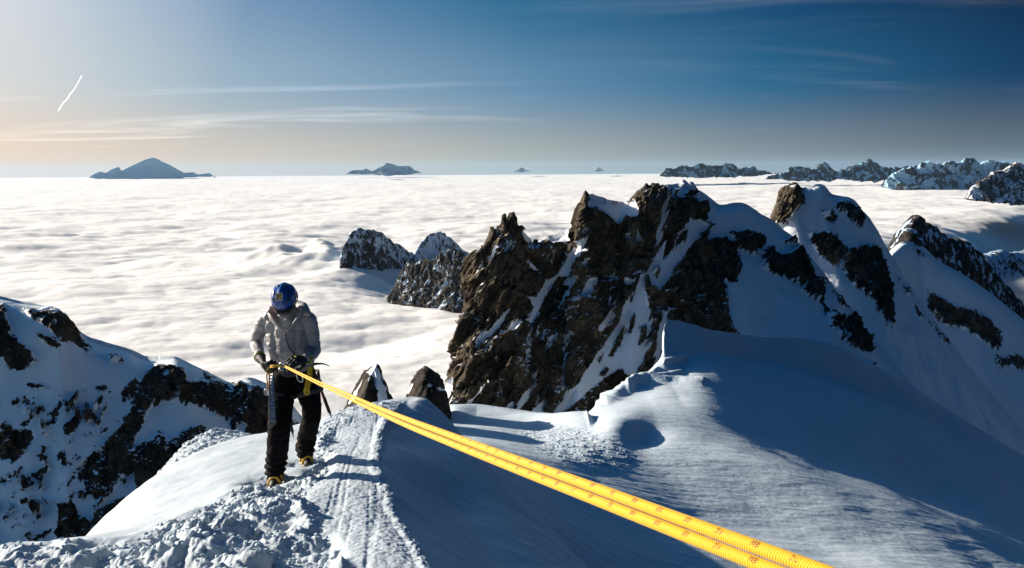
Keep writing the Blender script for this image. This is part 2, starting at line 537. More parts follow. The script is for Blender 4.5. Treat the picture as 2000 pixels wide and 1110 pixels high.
# ski-like scratches and rope grooves that run along the crest
q = P[:, 0] + 0.18 * P[:, 1]
scr = perlin(np.stack([q * 9, P[:, 1] * 0.35, P[:, 1] * 0], 1)) + 0.5 * perlin(np.stack([q * 26, P[:, 1] * 0.7, P[:, 1] * 0 + 5], 1))
dz += tp * (-0.018 * np.maximum(0, scr - 0.2)) + tp * 0.012 * fbm(P * 22, 4, .6)
dz += rim * 0.024 * (0.6 + fbm(P * 7, 4, .6, billow=True))
soft = 1 - np.clip(ch + sp + tp, 0, 1)
dz += soft * 0.006 * perlin(P * np.array([2, 5, 2])) 
P2 = P + N * dz[:, None]
# footprints pressed into the snow where the climber stands
def foot_at(px, py, Y): return PX(px, py, Y)
FOOT1, FOOT2 = PX(537, 944, 5.57), PX(596, 903, 6.08)
for c, rr, dd in ((FOOT1, .14, .05), (FOOT2, .14, .05)):
    d2 = ((P2[:, :2] - c[:2]) ** 2).sum(1)
    wgt = np.exp(-d2 / rr ** 2)
    P2[:, 2] += (c[2] - 0.030 + .03 * lump - P2[:, 2]) * np.clip(wgt * 1.6, 0, 1)
GN = P2.reshape(sh)
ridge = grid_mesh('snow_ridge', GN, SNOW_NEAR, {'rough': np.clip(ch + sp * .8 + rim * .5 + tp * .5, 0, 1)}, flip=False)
tag(ridge, kind='structure')


def near_z(x, y):
    d = ((P2[:, 0] - x) ** 2 + (P2[:, 1] - y) ** 2)
    return P2[d.argmin(), 2]


# small drift with a lip behind the left edge of the ridge
drift = [
    [(250, 1010, 7.6), (330, 960, 8.0), (400, 940, 8.6), (470, 930, 9.0), (540, 920, 9.4)],
    [(255, 990, 7.8), (330, 915, 8.3), (400, 880, 9.0), (470, 868, 9.5), (530, 862, 9.8)],
    [(290, 952, 8.3), (350, 888, 9.2), (410, 848, 10.2), (470, 850, 10.6), (530, 858, 10.6)],
    [(302, 938, 8.6), (360, 868, 9.7), (425, 838, 10.9), (480, 846, 11.2), (540, 856, 11.2)],
    [(-5.2, 9.2, -6.0, W_), (-5.2, 10.6, -6.2, W_), (-5.0, 12.3, -6.2, W_), (-4.4, 12.8, -6.2, W_), (-3.8, 12.8, -6.2, W_)],
]
G = blur(loft(rows_world(drift), 260, 200), 4)
P = G.reshape(-1, 3); N = normals(G).reshape(-1, 3); N[N[:, 2] < 0] *= -1
P = P + N * (0.06 * fbm(P * 4, 5, .6, billow=True) + 0.02 * fbm(P * 16, 3))[:, None]
dr = grid_mesh('snow_drift', P.reshape(G.shape), SNOW_NEAR, {'rough': np.full(len(P), .8)})
tag(dr, kind='structure')

# ------------------------------------------------------------------ mid-distance snow slope to the right
mid_rows = [
    [(820, 830, 90), (900, 860, 88), (960, 870, 86), (1050, 880, 84), (1120, 880, 82), (1170, 860, 84), (1250, 820, 92), (1300, 780, 98), (1330, 700, 108), (1400, 690, 116), (1480, 690, 124), (1600, 700, 136), (1720, 760, 146), (1850, 830, 150), (2010, 930, 152), (2250, 1060, 150)],
    [(862, 803, 72), (898, 797, 70), (960, 806, 68), (1050, 818, 64), (1120, 818, 62), (1165, 790, 66), (1238, 745, 74), (1290, 700, 80), (1302, 629, 92), (1400, 646, 104), (1480, 656, 114), (1600, 665, 122), (1720, 720, 132), (1850, 800, 138), (2010, 900, 140), (2250, 1030, 140)],
    [(862, 815, 60), (905, 812, 58), (965, 822, 56), (1055, 835, 52), (1140, 830, 50), (1195, 805, 54), (1262, 770, 65), (1320, 735, 75), (1370, 690, 93), (1450, 700, 105), (1540, 715, 113), (1650, 750, 120), (1760, 800, 124), (1880, 870, 126), (2030, 960, 126), (2280, 1090, 124)],
    [(862, 835, 46), (910, 838, 44), (975, 848, 42), (1065, 862, 40), (1150, 858, 40), (1215, 838, 42), (1290, 830, 46.5), (1370, 825, 51), (1440, 825, 57), (1520, 845, 62), (1620, 870, 69), (1720, 900, 76), (1810, 935, 84), (1920, 980, 86), (2060, 1050, 88), (2300, 1150, 90)],
    [(895, 865, 30), (945, 878, 29.5), (1005, 892, 30.5), (1085, 905, 32), (1165, 914, 33.5), (1240, 905, 36), (1310, 905, 37.1), (1385, 905, 37.8), (1465, 910, 38.4), (1550, 928, 38.3), (1640, 952, 38.0), (1750, 985, 37.4), (1860, 1025, 36.6), (1980, 1070, 38), (2110, 1120, 39), (2320, 1210, 42)],  # left columns from here on raised as an unseen hump to cast shade
    [(935, 920, 20), (990, 945, 20.5), (1075, 975, 23), (1170, 995, 26), (1270, 1003, 29), (1355, 998, 31.5), (1430, 1002, 32.2), (1500, 1012, 32.4), (1580, 1025, 32.2), (1660, 1042, 31.9), (1760, 1060, 31.7), (1860, 1082, 31.6), (1950, 1110, 31.6), (2060, 1150, 30.5), (2180, 1200, 33), (2350, 1280, 34)],
    [(990, 1055, 14.5), (1055, 1080, 15), (1150, 1105, 17.5), (1260, 1120, 20), (1380, 1125, 22.5), (1465, 1125, 24), (1535, 1127, 24.6), (1610, 1132, 24.9), (1690, 1140, 25.0), (1770, 1150, 25.1), (1860, 1170, 25.2), (1950, 1190, 25.4), (2040, 1220, 25.6), (2150, 1260, 26), (2260, 1310, 27), (2420, 1380, 28)],
    [(6 * 0 + .5, 11, -12, W_), (2, 10.5, -12, W_), (3.5, 10, -12, W_), (5, 9.5, -12.2, W_), (6.5, 9, -12.5, W_), (8, 8.5, -13, W_), (9.5, 8, -13.5, W_), (11, 7, -14, W_), (13, 6, -15, W_), (15, 5, -16, W_), (18, 4, -17, W_), (21, 3, -19, W_), (25, 2, -21, W_), (30, 0, -24, W_), (36, -2, -27, W_), (44, -4, -31, W_)],
]
mid_w = [[r[0] + np.array([-9, 4, -20]), r[0] + np.array([-1.2, .6, -1.0])] + list(r) for r in rows_world(mid_rows)]
G = blur(loft(mid_w, 820, 620, upos=[-1.0, -.25] + list(range(16))), 6)
MIDSH = G.shape
P = G.reshape(-1, 3); N = normals(G).reshape(-1, 3); N[N[:, 2] < 0] *= -1
px0, py0 = to_px(P)
dist = P[:, 1]
wind = P @ np.array([[math.cos(.28), -math.sin(.28), 0], [math.sin(.28), math.cos(.28), 0], [0, 0, 1]])
dz = 0.35 * fbm(P * 0.09, 3) + 0.07 * fbm(wind * np.array([.25, 1.3, .4]), 5, .6)
crust = sstep(multi_sd(px0, py0, [[(1016, 848), (1040, 835), (1130, 838), (1200, 862), (1240, 890), (1235, 908), (1180, 912), (1110, 898), (1060, 880)]]), -12, 6)
dz += crust * 0.16 * np.round(3 * fbm(wind * np.array([.9, 2.0, .9]), 4, .6)) / 3
def linedist(pts):
    d = np.full(px0.shape, 1e9)
    for (x1, y1), (x2, y2) in zip(pts[:-1], pts[1:]):
        ex, ey = x2 - x1, y2 - y1
        t_ = np.clip(((px0 - x1) * ex + (py0 - y1) * ey) / (ex * ex + ey * ey), 0, 1)
        d = np.minimum(d, np.hypot(px0 - x1 - t_ * ex, py0 - y1 - t_ * ey))
    return d


for pts, wd, hh in (([(1170, 790), (1215, 768), (1270, 745), (1325, 742), (1372, 746)], 6, .5), ([(1185, 782), (1240, 755), (1290, 735), (1330, 726)], 5, .4),
                    ([(1230, 762), (1262, 740), (1285, 722)], 5, .5), ([(1298, 704), (1320, 700), (1333, 697)], 4, .4)):
    dz += hh * np.exp(-(linedist(pts) / wd) ** 2) * (.8 + .5 * fbm(P * .5, 3))
dz -= 0.5 * np.exp(-(((px0 - 1262) / 40) ** 2 + ((py0 - 848) / 26) ** 2))
dz += 0.25 * np.exp(-(((px0 - 1195) / 36) ** 2 + ((py0 - 832) / 24) ** 2))
dz += 0.7 * np.exp(-(linedist([(880, 806), (930, 806), (1000, 816), (1080, 826), (1150, 826)]) / 8) ** 2)
P = P + N * dz[:, None]
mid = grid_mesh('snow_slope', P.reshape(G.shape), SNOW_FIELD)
tag(mid, kind='structure')

# ------------------------------------------------------------------ rocky massif
def peak(name, rows, nu, nv, mat, snow_fn, amp, scale, vpos=None, upos=None, smooth_n=2, lean=0.45, snowamp=0.25, seed=0.0, label=None, ledge=0.8, streak=0.0, spikes=(), crest_v=.12):
    G = loft(rows_world(rows), nu, nv, vpos, upos)
    G = blur(G, smooth_n)
    P = G.reshape(-1, 3)
    px, py = to_px(P)
    if spikes:
        vv = np.repeat(np.linspace(0, 1, nv), nu)
        for sx, sh_, sw in spikes:
            P[:, 2] += sh_ * np.exp(-np.abs((px - sx) / sw) ** 1.3) * np.exp(-((vv - crest_v) / .035) ** 2)
    N = normals(G).reshape(-1, 3)
    c = np.sign((N * P).sum(1)); N = -N * np.where(c == 0, 1, c)[:, None]   # towards the valley side
    N[N[:, 2] < -0.2] *= 1
    sn = snow_fn(px, py)
    if streak:
        ca, sa = math.cos(streak), math.sin(streak)
        a_ = P[:, 0] * ca - P[:, 2] * sa; b_ = P[:, 0] * sa + P[:, 2] * ca
        st = fbm(np.stack([a_ / 1.7, b_ / 9.0, P[:, 1] / 9.0], 1) + seed + 30, 4, .6)
        zone = sstep(fbm(P / 14.0 + 60, 2), -.1, .35)
        sn = np.maximum(sn, np.where(sn > .02, .5 + (st - .22 - .25 * (1 - zone)) * 1.6, sn))
    rock = 1 - sstep(sn, 0.35, 0.65)
    q = P.copy()
    q[:, 0] = P[:, 0] - lean * P[:, 2]
    k = 1.0 / scale
    r1 = fbm(q * np.array([k, k, k * .35]) + seed, 6, .52, ridged=True)
    r2 = fbm(q * np.array([k * 2.7, k * 2.7, k * 1.2]) + seed + 5, 5, .6)
    cell = np.round(2.5 * perlin(q * np.array([k * 1.8, k * 1.8, k * .7]) + seed)) / 2.5
    qq = q + 0.8 * np.stack([perlin(q * k * 3 + 40), perlin(q * k * 3 + 50), perlin(q * k * 3 + 60)], 1) / (k * 6)
    r3 = fbm(qq * np.array([k * 5, k * 5, k * 1.4]) + seed + 2, 5, .55, ridged=True)
    r4 = np.abs(perlin(qq * np.array([k * 9, k * 9, k * 4]) + seed))
    wq = q + np.stack([perlin(q * k * 2 + 70), perlin(q * k * 2 + 80), perlin(q * k * 2 + 90)], 1) * (.18 / k)
    f1_ = facets(wq * np.array([k * 1.25, k * 1.25, k * .26]) + seed)
    f2_ = facets(wq * np.array([k * 3.6, k * 3.6, k * .9]) + seed + 7)
    f3_ = facets(q * np.array([k * 9, k * 9, k * 3.0]) + seed + 3)
    d = amp * (0.30 * (r1 - .25) + 0.12 * r2 + 0.60 * f1_ + 0.34 * f2_ + 0.14 * f3_ + 0.22 * (r3 - .3))
    sm = amp * snowamp * fbm(P * k * .8 + seed, 4, .5)
    v_ = np.repeat(np.linspace(0, 1, nv), nu)
    d = d * (1 - .62 * np.exp(-((v_ - crest_v) / .07) ** 2))
    dd = rock * d + (1 - rock) * (sm - 0.15 * amp)
    P = P + N * dd[:, None]
    P[:, 2] += rock * amp * .12 * r2
    n2 = normals(P.reshape(G.shape))
    nz = blur(np.abs(n2[..., 2:]), 2)[..., 0].ravel()
    sn = sn + ledge * rock * sstep(nz, .62, .95) * (.5 + fbm(P * k * 2 + 8, 3))
    o = grid_mesh(name, P.reshape(G.shape), mat, {'snow': sn})
    tag(o, label, kind='structure')
    return o


# columns run from the hidden back corner on the left, along the crest, to the gully on the right
colsA = [
    # (back, top, upper, middle, lower, bottom)
    [(975, 560, 165), (960, 530, 160), (950, 600, 158), (935, 690, 155), (915, 790, 150), (905, 900, 145)],
    [(935, 560, 160), (914, 512, 138), (912, 590, 134), (890, 665, 129), (880, 735, 123), (862, 812, 117)],
    [(950, 540, 165), (945, 482, 136), (946, 575, 129), (935, 660, 124), (926, 745, 118), (920, 850, 112)],
    [(980, 520, 168), (974, 447, 136), (980, 560, 129), (975, 655, 124), (970, 750, 117), (966, 860, 111)],
    [(1003, 520, 168), (1000, 446, 137), (1008, 560, 129), (1005, 655, 123), (1003, 750, 117), (1000, 860, 111)],
    [(1045, 540, 170), (1042, 474, 141), (1040, 575, 133), (1037, 665, 126), (1036, 750, 119), (1035, 860, 112)],
    [(1085, 530, 172), (1085, 462, 144), (1080, 570, 136), (1076, 665, 128), (1074, 755, 120), (1075, 870, 112)],
    [(1120, 520, 174), (1115, 446, 145), (1108, 560, 137), (1105, 660, 128), (1104, 755, 120), (1108, 870, 112)],
    [(1150, 480, 175), (1143, 383, 141), (1133, 520, 134), (1130, 640, 126), (1130, 740, 119), (1140, 860, 112)],
    [(1190, 480, 178), (1185, 392, 144), (1172, 520, 137), (1168, 635, 128), (1168, 730, 121), (1175, 850, 114)],
    [(1222, 480, 180), (1220, 398, 148), (1208, 520, 139), (1204, 630, 130), (1204, 720, 123), (1210, 830, 116)],
    [(1262, 470, 182), (1258, 368, 148), (1248, 500, 140), (1242, 610, 131), (1238, 700, 124), (1240, 820, 117)],
    [(1300, 470, 186), (1298, 363, 151), (1290, 490, 142), (1280, 600, 133), (1275, 690, 126), (1272, 800, 118)],
    [(1345, 470, 190), (1342, 367, 154), (1335, 480, 145), (1325, 580, 136), (1318, 670, 128), (1310, 780, 120)],
    [(1385, 480, 194), (1375, 383, 158), (1372, 470, 149), (1365, 570, 139), (1362, 650, 131), (1360, 770, 122)],
    [(1415, 490, 198), (1410, 403, 162), (1408, 480, 152), (1408, 570, 142), (1412, 660, 133), (1420, 770, 124)],
    [(1450, 490, 202), (1446, 399, 166), (1450, 480, 156), (1458, 570, 145), (1470, 660, 136), (1480, 770, 127)],
    [(1490, 510, 206), (1488, 422, 171), (1498, 500, 160), (1515, 590, 149), (1535, 670, 140), (1550, 780, 130)],
    [(1550, 540, 210), (1542, 462, 177), (1562, 530, 165), (1592, 610, 154), (1620, 690, 144), (1650, 790, 134)],
    [(1610, 600, 212), (1600, 535, 178), (1630, 590, 168), (1665, 660, 158), (1700, 740, 149), (1740, 830, 139)],
    [(1680, 680, 210), (1675, 630, 176), (1710, 690, 168), (1750, 750, 160), (1790, 820, 152), (1830, 900, 143)],
    [(1780, 800, 205), (1770, 750, 172), (1805, 800, 165), (1850, 860, 158), (1890, 920, 150), (1930, 990, 142)],
]
rowsA = [[colsA[c][r] for c in range(len(colsA))] for r in range(6)]
uA = [-.6, 0] + [i * 0.62 for i in range(1, 21)]
SNOW_A = [
    [(1143, 383), (1150, 378), (1185, 392), (1218, 398), (1240, 392), (1246, 405), (1252, 418), (1235, 424), (1222, 420), (1215, 432), (1203, 437), (1190, 425), (1178, 415), (1168, 412), (1160, 405), (1150, 402)],
    [(1115, 448), (1120, 440), (1112, 470), (1080, 470), (1062, 466), (1085, 455)],
    [(1020, 462), (1045, 478), (1058, 472), (1052, 482), (1032, 478)],
    [(1152, 456), (1144, 480), (1125, 510), (1110, 540), (1098, 540), (1092, 535), (1110, 505), (1125, 480)],
    [(1092, 535), (1075, 560), (1060, 590), (1045, 625), (1035, 640), (1030, 690), (1022, 735), (1024, 690), (1028, 640), (1045, 600), (1032, 580), (1050, 578), (1065, 550)],
    [(996, 605), (985, 625), (960, 655), (935, 672), (930, 665), (955, 645), (978, 622)],
    [(1012, 625), (1005, 645), (985, 656), (974, 648), (990, 645)],
    [(1165, 545), (1155, 570), (1130, 590), (1114, 592), (1135, 575), (1145, 550)],
    [(1125, 535), (1118, 560), (1100, 555), (1112, 540)], [(1150, 510), (1142, 524), (1135, 518), (1144, 506)],
    [(1120, 620), (1112, 640), (1100, 648), (1108, 632)], [(1090, 650), (1078, 668), (1070, 665), (1080, 655)],
    [(1262, 535), (1255, 560), (1268, 600), (1272, 640), (1260, 690), (1245, 725), (1225, 735), (1205, 725), (1180, 738), (1150, 762), (1120, 790), (1085, 815), (1078, 808), (1110, 770), (1140, 735), (1160, 700), (1190, 660), (1215, 620), (1235, 580), (1250, 545)],
    [(1262, 535), (1275, 510), (1285, 495), (1300, 470), (1330, 450), (1345, 430), (1370, 428), (1382, 440), (1352, 480), (1320, 520), (1298, 555), (1282, 570), (1268, 560)],
    [(1300, 390), (1296, 430), (1285, 470), (1278, 490), (1282, 440), (1290, 400)],
    [(1225, 460), (1235, 466), (1228, 470), (1222, 465)], [(1240, 555), (1225, 562), (1222, 552), (1240, 548)],
    [(1190, 610), (1195, 625), (1180, 645), (1170, 640), (1182, 620)], [(1245, 450), (1252, 470), (1240, 475)],
    [(955, 755), (940, 775), (915, 800), (908, 798), (925, 775), (945, 755)], [(975, 770), (985, 762), (980, 775), (968, 772)],
    [(1045, 740), (1035, 775), (1015, 805), (1008, 800), (1030, 760)], [(995, 785), (1008, 780), (1000, 800), (988, 800)],
    [(1068, 775), (1060, 800), (1070, 820), (1030, 818), (1045, 795)], [(1130, 815), (1125, 795), (1120, 818)],
    [(1105, 685), (1103, 735), (1098, 760), (1100, 700)], [(885, 740), (878, 770), (866, 790), (862, 780), (875, 755)],
    [(1065, 640), (1060, 662), (1066, 645)], [(1310, 600), (1302, 640), (1288, 690), (1276, 700), (1285, 650), (1298, 610)],
    [(1030, 505), (1050, 520), (1055, 532), (1042, 520)], [(1110, 500), (1105, 490), (1116, 480)],
    # upper right snow: everything right of the cliff
    [(1262, 355), (1300, 363), (1330, 372), (1322, 380), (1330, 385), (1352, 385), (1370, 392), (1385, 400), (1378, 420), (1388, 440), (1380, 470), (1400, 462), (1420, 470), (1440, 475), (1448, 520), (1440, 555), (1415, 545), (1412, 570), (1425, 610), (1432, 640), (1460, 660), (1480, 800), (1400, 900), (2100, 1100), (2100, 300), (1400, 300), (1262, 340)],
]
ROCK_IN_A = [
    [(1425, 452), (1440, 455), (1470, 452), (1488, 460), (1492, 478), (1480, 495), (1465, 490), (1440, 478)],
    [(1492, 488), (1505, 480), (1520, 500), (1540, 495), (1560, 480), (1525, 470), (1545, 465), (1566, 490), (1570, 505), (1582, 510), (1590, 540), (1608, 565), (1610, 590), (1625, 610), (1650, 625), (1665, 610), (1690, 632), (1704, 655), (1700, 688), (1680, 680), (1650, 660), (1625, 635), (1610, 595), (1590, 580), (1568, 565), (1570, 555), (1540, 540), (1510, 530), (1490, 520)],
    [(1600, 540), (1618, 545), (1622, 552), (1608, 548)], [(1622, 565), (1645, 580), (1660, 600), (1640, 590)],
    [(1400, 470), (1430, 478), (1448, 500), (1445, 530), (1425, 550), (1405, 530)],
    [(1345, 372), (1362, 376), (1358, 382), (1340, 380)], [(1262, 362), (1275, 366), (1280, 420), (1264, 430), (1255, 385)],
    [(1300, 366), (1312, 370), (1315, 400), (1305, 440), (1300, 410)],
    [(1385, 430), (1396, 438), (1390, 442)], [(1395, 530), (1420, 560), (1418, 620), (1432, 640), (1400, 650), (1380, 600)],
    [(1700, 700), (1712, 712), (1706, 714)],
    [(1134, 366), (1153, 368), (1151, 392), (1150, 412), (1138, 415)],
    [(1205, 655), (1222, 640), (1218, 662), (1200, 690), (1190, 700)], [(1232, 625), (1240, 610), (1238, 640), (1228, 652)],
    [(1180, 715), (1190, 722), (1178, 738), (1170, 735)], [(1250, 640), (1262, 632), (1260, 660), (1250, 672)], [(1165, 700), (1178, 690), (1172, 712)],
    [(1305, 470), (1320, 458), (1312, 490), (1298, 505)], [(1330, 455), (1342, 446), (1336, 472), (1322, 488)], [(1275, 530), (1288, 520), (1282, 545)],
    [(1245, 395), (1262, 385), (1262, 430), (1248, 440)],
]


def snow_A(px, py):
    s = multi_sd(px, py, SNOW_A)
    r = multi_sd(px, py, ROCK_IN_A)
    v = 0.5 + np.clip(s / 12.0 + .04, -.36, .5)
    v = np.where(r > -8, np.minimum(v, 0.5 - np.clip(r / 14.0, -.5, .36)), v)
    return v


peak('rock_cliff', rowsA, 1150, 560, ROCK_A, snow_A, 2.9, 8.0, vpos=[0, .6, 1.7, 2.7, 3.6, 4.6], upos=uA, streak=.50,
     spikes=[(985, 2.6, 4), (999, 2.8, 5), (1144, 1.1, 6), (1262, .9, 5), (1335, 1.2, 8), (1350, 1.0, 4), (960, 1.5, 6), (1018, 1.2, 6)], crest_v=.13,
     label='dark serrated rock cliff streaked with snow couloirs and a smooth snow dome')

# second peak behind, with the ochre rock tower
colsB = [
    [(1500, 520, 300), (1505, 480, 255), (1500, 560, 250), (1500, 640, 240), (1500, 760, 220)],
    [(1520, 470, 300), (1514, 405, 245), (1512, 440, 240), (1515, 560, 232), (1520, 760, 215)],
    [(1530, 470, 300), (1524, 372, 242), (1530, 430, 236), (1545, 560, 228), (1560, 760, 212)],
    [(1550, 470, 300), (1548, 359, 240), (1556, 430, 234), (1580, 560, 224), (1600, 760, 208)],
    [(1570, 470, 300), (1568, 370, 243), (1580, 440, 235), (1610, 560, 223), (1640, 760, 205)],
    [(1600, 470, 300), (1600, 361, 247), (1612, 440, 236), (1645, 560, 222), (1690, 780, 202)],
    [(1625, 480, 305), (1622, 381, 250), (1640, 460, 238), (1675, 570, 222), (1730, 800, 200)],
    [(1660, 490, 310), (1655, 386, 254), (1672, 470, 240), (1705, 590, 222), (1770, 820, 198)],
    [(1695, 520, 312), (1690, 422, 258), (1705, 500, 243), (1735, 620, 224), (1815, 850, 196)],
    [(1725, 560, 312), (1718, 465, 258), (1733, 540, 244), (1765, 660, 225), (1860, 880, 196)],
    [(1760, 620, 312), (1755, 530, 256), (1772, 600, 243), (1810, 710, 226), (1910, 920, 198)],
    [(1820, 700, 312), (1812, 615, 254), (1835, 680, 242), (1880, 780, 227), (1980, 970, 200)],
    [(1900, 800, 310), (1890, 720, 252), (1920, 780, 242), (1970, 870, 228), (2060, 1040, 204)],
    [(2010, 920, 310), (2000, 850, 250), (2040, 910, 242), (2090, 980, 230), (2200, 1140, 210)],
]
rowsB = [[c[r] for c in colsB] for r in range(5)]
ROCK_B = [
    [(1508, 480), (1505, 400), (1522, 350), (1560, 350), (1572, 375), (1576, 395), (1560, 405), (1552, 420), (1545, 430), (1525, 440)],
    [(1580, 455), (1600, 450), (1620, 450), (1640, 470), (1650, 500), (1632, 520), (1605, 500), (1590, 480)],
    [(1608, 412), (1628, 410), (1640, 430), (1625, 436), (1612, 425)], [(1632, 395), (1655, 388), (1680, 405), (1690, 425), (1688, 450), (1672, 440), (1655, 420), (1640, 410)],
    [(1640, 500), (1665, 480), (1700, 475), (1720, 485), (1732, 520), (1740, 560), (1746, 600), (1744, 645), (1725, 620), (1705, 590), (1690, 570), (1670, 560), (1655, 540), (1645, 520)],
    [(1755, 540), (1770, 560), (1785, 580), (1770, 572)], [(1785, 590), (1800, 610), (1815, 630), (1800, 620)],
    [(1812, 620), (1830, 640), (1858, 672), (1840, 662)], [(1730, 465), (1742, 480), (1738, 490)],
]


def snow_B(px, py):
    r = multi_sd(px, py, ROCK_B)
    return 0.5 - np.clip(r / 24.0 - .04, -.5, .34)


peak('rock_peak', rowsB, 620, 420, ROCK_A, snow_B, 3.2, 9.0, vpos=[0, .6, 1.5, 2.7, 4.6], seed=31, snowamp=.3,
     label='snowy peak with a blunt ochre rock tower on its left shoulder')

# third slope: long white shoulder at the right edge
colsC = [
    [(1700, 580, 450), (1712, 540, 385), (1725, 650, 372), (1745, 800, 350)],
    [(1735, 545, 460), (1742, 492, 398), (1760, 620, 382), (1790, 800, 355)],
    [(1765, 530, 480), (1768, 474, 410), (1790, 600, 390), (1830, 800, 358)],
    [(1790, 530, 480), (1790, 478, 420), (1820, 610, 394), (1870, 820, 356)],
    [(1830, 540, 480), (1828, 508, 420), (1862, 640, 392), (1920, 850, 352)],
    [(1880, 580, 480), (1875, 535, 420), (1915, 670, 390), (1980, 880, 350)],
    [(1940, 620, 480), (1930, 572, 420), (1975, 710, 390), (2050, 920, 350)],
    [(2010, 670, 480), (2000, 628, 420), (2050, 760, 390), (2130, 960, 350)],
    [(2110, 750, 480), (2100, 700, 420), (2150, 830, 390), (2240, 1020, 350)],
]
rowsC = [[c[r] for c in colsC] for r in range(4)]
ROCK_C = [
    [(1815, 570), (1830, 575), (1850, 590), (1880, 600), (1900, 605), (1930, 620), (1950, 640), (1960, 665), (1950, 685), (1925, 670), (1905, 655), (1880, 640), (1850, 635), (1830, 620), (1815, 600)],
    [(1945, 690), (1965, 700), (1985, 690), (2010, 705), (2010, 730), (1980, 712), (1955, 720)],
    [(1782, 470), (1796, 478), (1806, 500), (1796, 498)],
]
peak('snow_shoulder', rowsC, 420, 300, ROCK_A, lambda px, py: 0.5 - np.clip(multi_sd(px, py, ROCK_C) / 26. - .02, -.5, .30), 3.0, 22.0, seed=77, snowamp=.2,
     label='long smooth snow shoulder with a band of broken rock at the right edge')

# ------------------------------------------------------------------ left mountain
colsL = [
    [(-140, 620, 380), (-140, 560, 320), (-140, 760, 290), (-140, 940, 265), (-140, 1250, 230)],
    [(-60, 640, 380), (-60, 574, 316), (-60, 760, 285), (-60, 940, 260), (-60, 1250, 225)],
    [(0, 650, 380), (0, 582, 312), (0, 760, 280), (0, 940, 256), (0, 1250, 220)],
    [(45, 660, 380), (45, 592, 308), (48, 760, 277), (50, 940, 252), (50, 1250, 217)],
    [(80, 660, 378), (80, 598, 304), (84, 765, 274), (90, 940, 250), (92, 1250, 215)],
    [(112, 670, 376), (110, 602, 300), (118, 770, 271), (124, 940, 247), (130, 1250, 213)],
    [(140, 690, 374), (137, 628, 300), (146, 780, 270), (154, 945, 246), (162, 1250, 212)],
    [(172, 710, 372), (168, 660, 298), (180, 790, 268), (190, 950, 244), (200, 1250, 210)],
    [(215, 730, 372), (205, 673, 296), (220, 800, 266), (232, 955, 243), (245, 1250, 209)],
    [(260, 740, 370), (252, 686, 293), (268, 805, 264), (280, 960, 241), (292, 1250, 208)],
    [(300, 750, 368), (292, 702, 290), (305, 815, 262), (318, 960, 240), (330, 1250, 207)],
    [(345, 760, 366), (336, 700, 286), (345, 815, 260), (356, 960, 238), (368, 1250, 206)],
    [(380, 770, 364), (374, 714, 284), (382, 820, 259), (392, 960, 238), (402, 1250, 206)],
    [(425, 790, 362), (418, 735, 283), (425, 830, 259), (432, 965, 238), (440, 1250, 206)],
    [(460, 800, 360), (452, 749, 283), (458, 840, 259), (464, 970, 238), (470, 1250, 206)],
    [(490, 800, 360), (482, 741, 282), (486, 840, 259), (492, 970, 238), (500, 1250, 206)],
    [(530, 810, 360), (520, 752, 282), (524, 845, 260), (530, 975, 240), (540, 1250, 208)],
    [(570, 850, 360), (562, 786, 284), (566, 870, 263), (572, 990, 244), (580, 1260, 212)],
    [(620, 900, 360), (612, 850, 288), (616, 920, 268), (622, 1030, 250), (630, 1280, 220)],
    [(680, 980, 360), (670, 930, 292), (676, 990, 275), (682, 1080, 258), (690, 1300, 230)],
]
def turnL(p):
    f = (p[0] + 140) / 800.0
    return (p[0], p[1], p[2] * (0.86 + 0.24 * f))


colsL = [[turnL(p) for p in c] for c in colsL]
rowsL = [[c[r] for c in colsL] for r in range(5)]
ROCK_LP = [
    [(-30, 600), (8, 590), (12, 620), (22, 640), (18, 650), (35, 665), (60, 680), (70, 705), (45, 725), (20, 722), (5, 700), (-30, 690)],
    [(45, 600), (75, 605), (100, 595), (115, 605), (135, 620), (160, 655), (182, 678), (175, 688), (150, 670), (120, 665), (95, 640), (78, 630), (60, 620)],
    [(70, 650), (95, 655), (120, 672), (110, 680), (80, 665)], [(212, 694), (228, 692), (240, 702), (215, 706)],
    [(290, 715), (300, 706), (330, 712), (360, 720), (365, 740), (385, 745), (395, 740), (400, 725), (425, 742), (440, 752), (470, 745), (500, 750), (525, 765), (600, 840), (600, 900), (470, 850), (480, 835), (465, 830), (455, 838), (440, 812), (420, 815), (400, 795), (370, 795), (350, 782), (310, 785), (295, 795), (275, 830), (258, 870), (255, 880), (300, 855), (310, 840), (330, 860), (340, 850), (370, 835), (400, 830), (405, 850), (390, 870), (350, 900), (310, 935), (265, 965), (262, 920), (240, 935), (220, 960), (185, 975), (165, 960), (155, 930), (150, 910), (175, 890), (200, 870), (215, 850), (235, 830), (250, 800), (262, 775), (275, 745)],
    [(232, 765), (262, 735), (272, 740), (260, 775), (240, 785)], [(190, 755), (205, 750), (208, 758), (196, 768)],
    [(120, 830), (140, 815), (155, 800), (160, 815), (145, 840), (125, 850)], [(-30, 850), (20, 835), (40, 840), (60, 838), (72, 855), (50, 880), (30, 900), (-30, 895)],
    [(55, 750), (75, 748), (95, 755), (70, 760)], [(165, 815), (190, 780), (200, 770), (198, 785), (178, 815), (168, 825)],
    [(95, 810), (112, 795), (118, 805), (100, 820)], [(112, 985), (140, 975), (155, 1000), (150, 1030), (120, 1015)], [(140, 1010), (165, 1010), (185, 1020), (175, 1050), (140, 1060), (115, 1050), (100, 1040), (120, 1020)],
    [(0, 930), (12, 935), (8, 945), (-5, 942)], [(35, 975), (62, 965), (55, 980), (38, 985)], [(180, 1000), (215, 985), (245, 970), (250, 985), (220, 1010), (195, 1030), (185, 1020)],
    [(70, 800), (80, 792), (85, 800), (74, 806)], [(45, 800), (55, 795), (60, 802), (48, 806)], [(75, 890), (85, 885), (95, 892), (85, 905), (78, 900)],
]


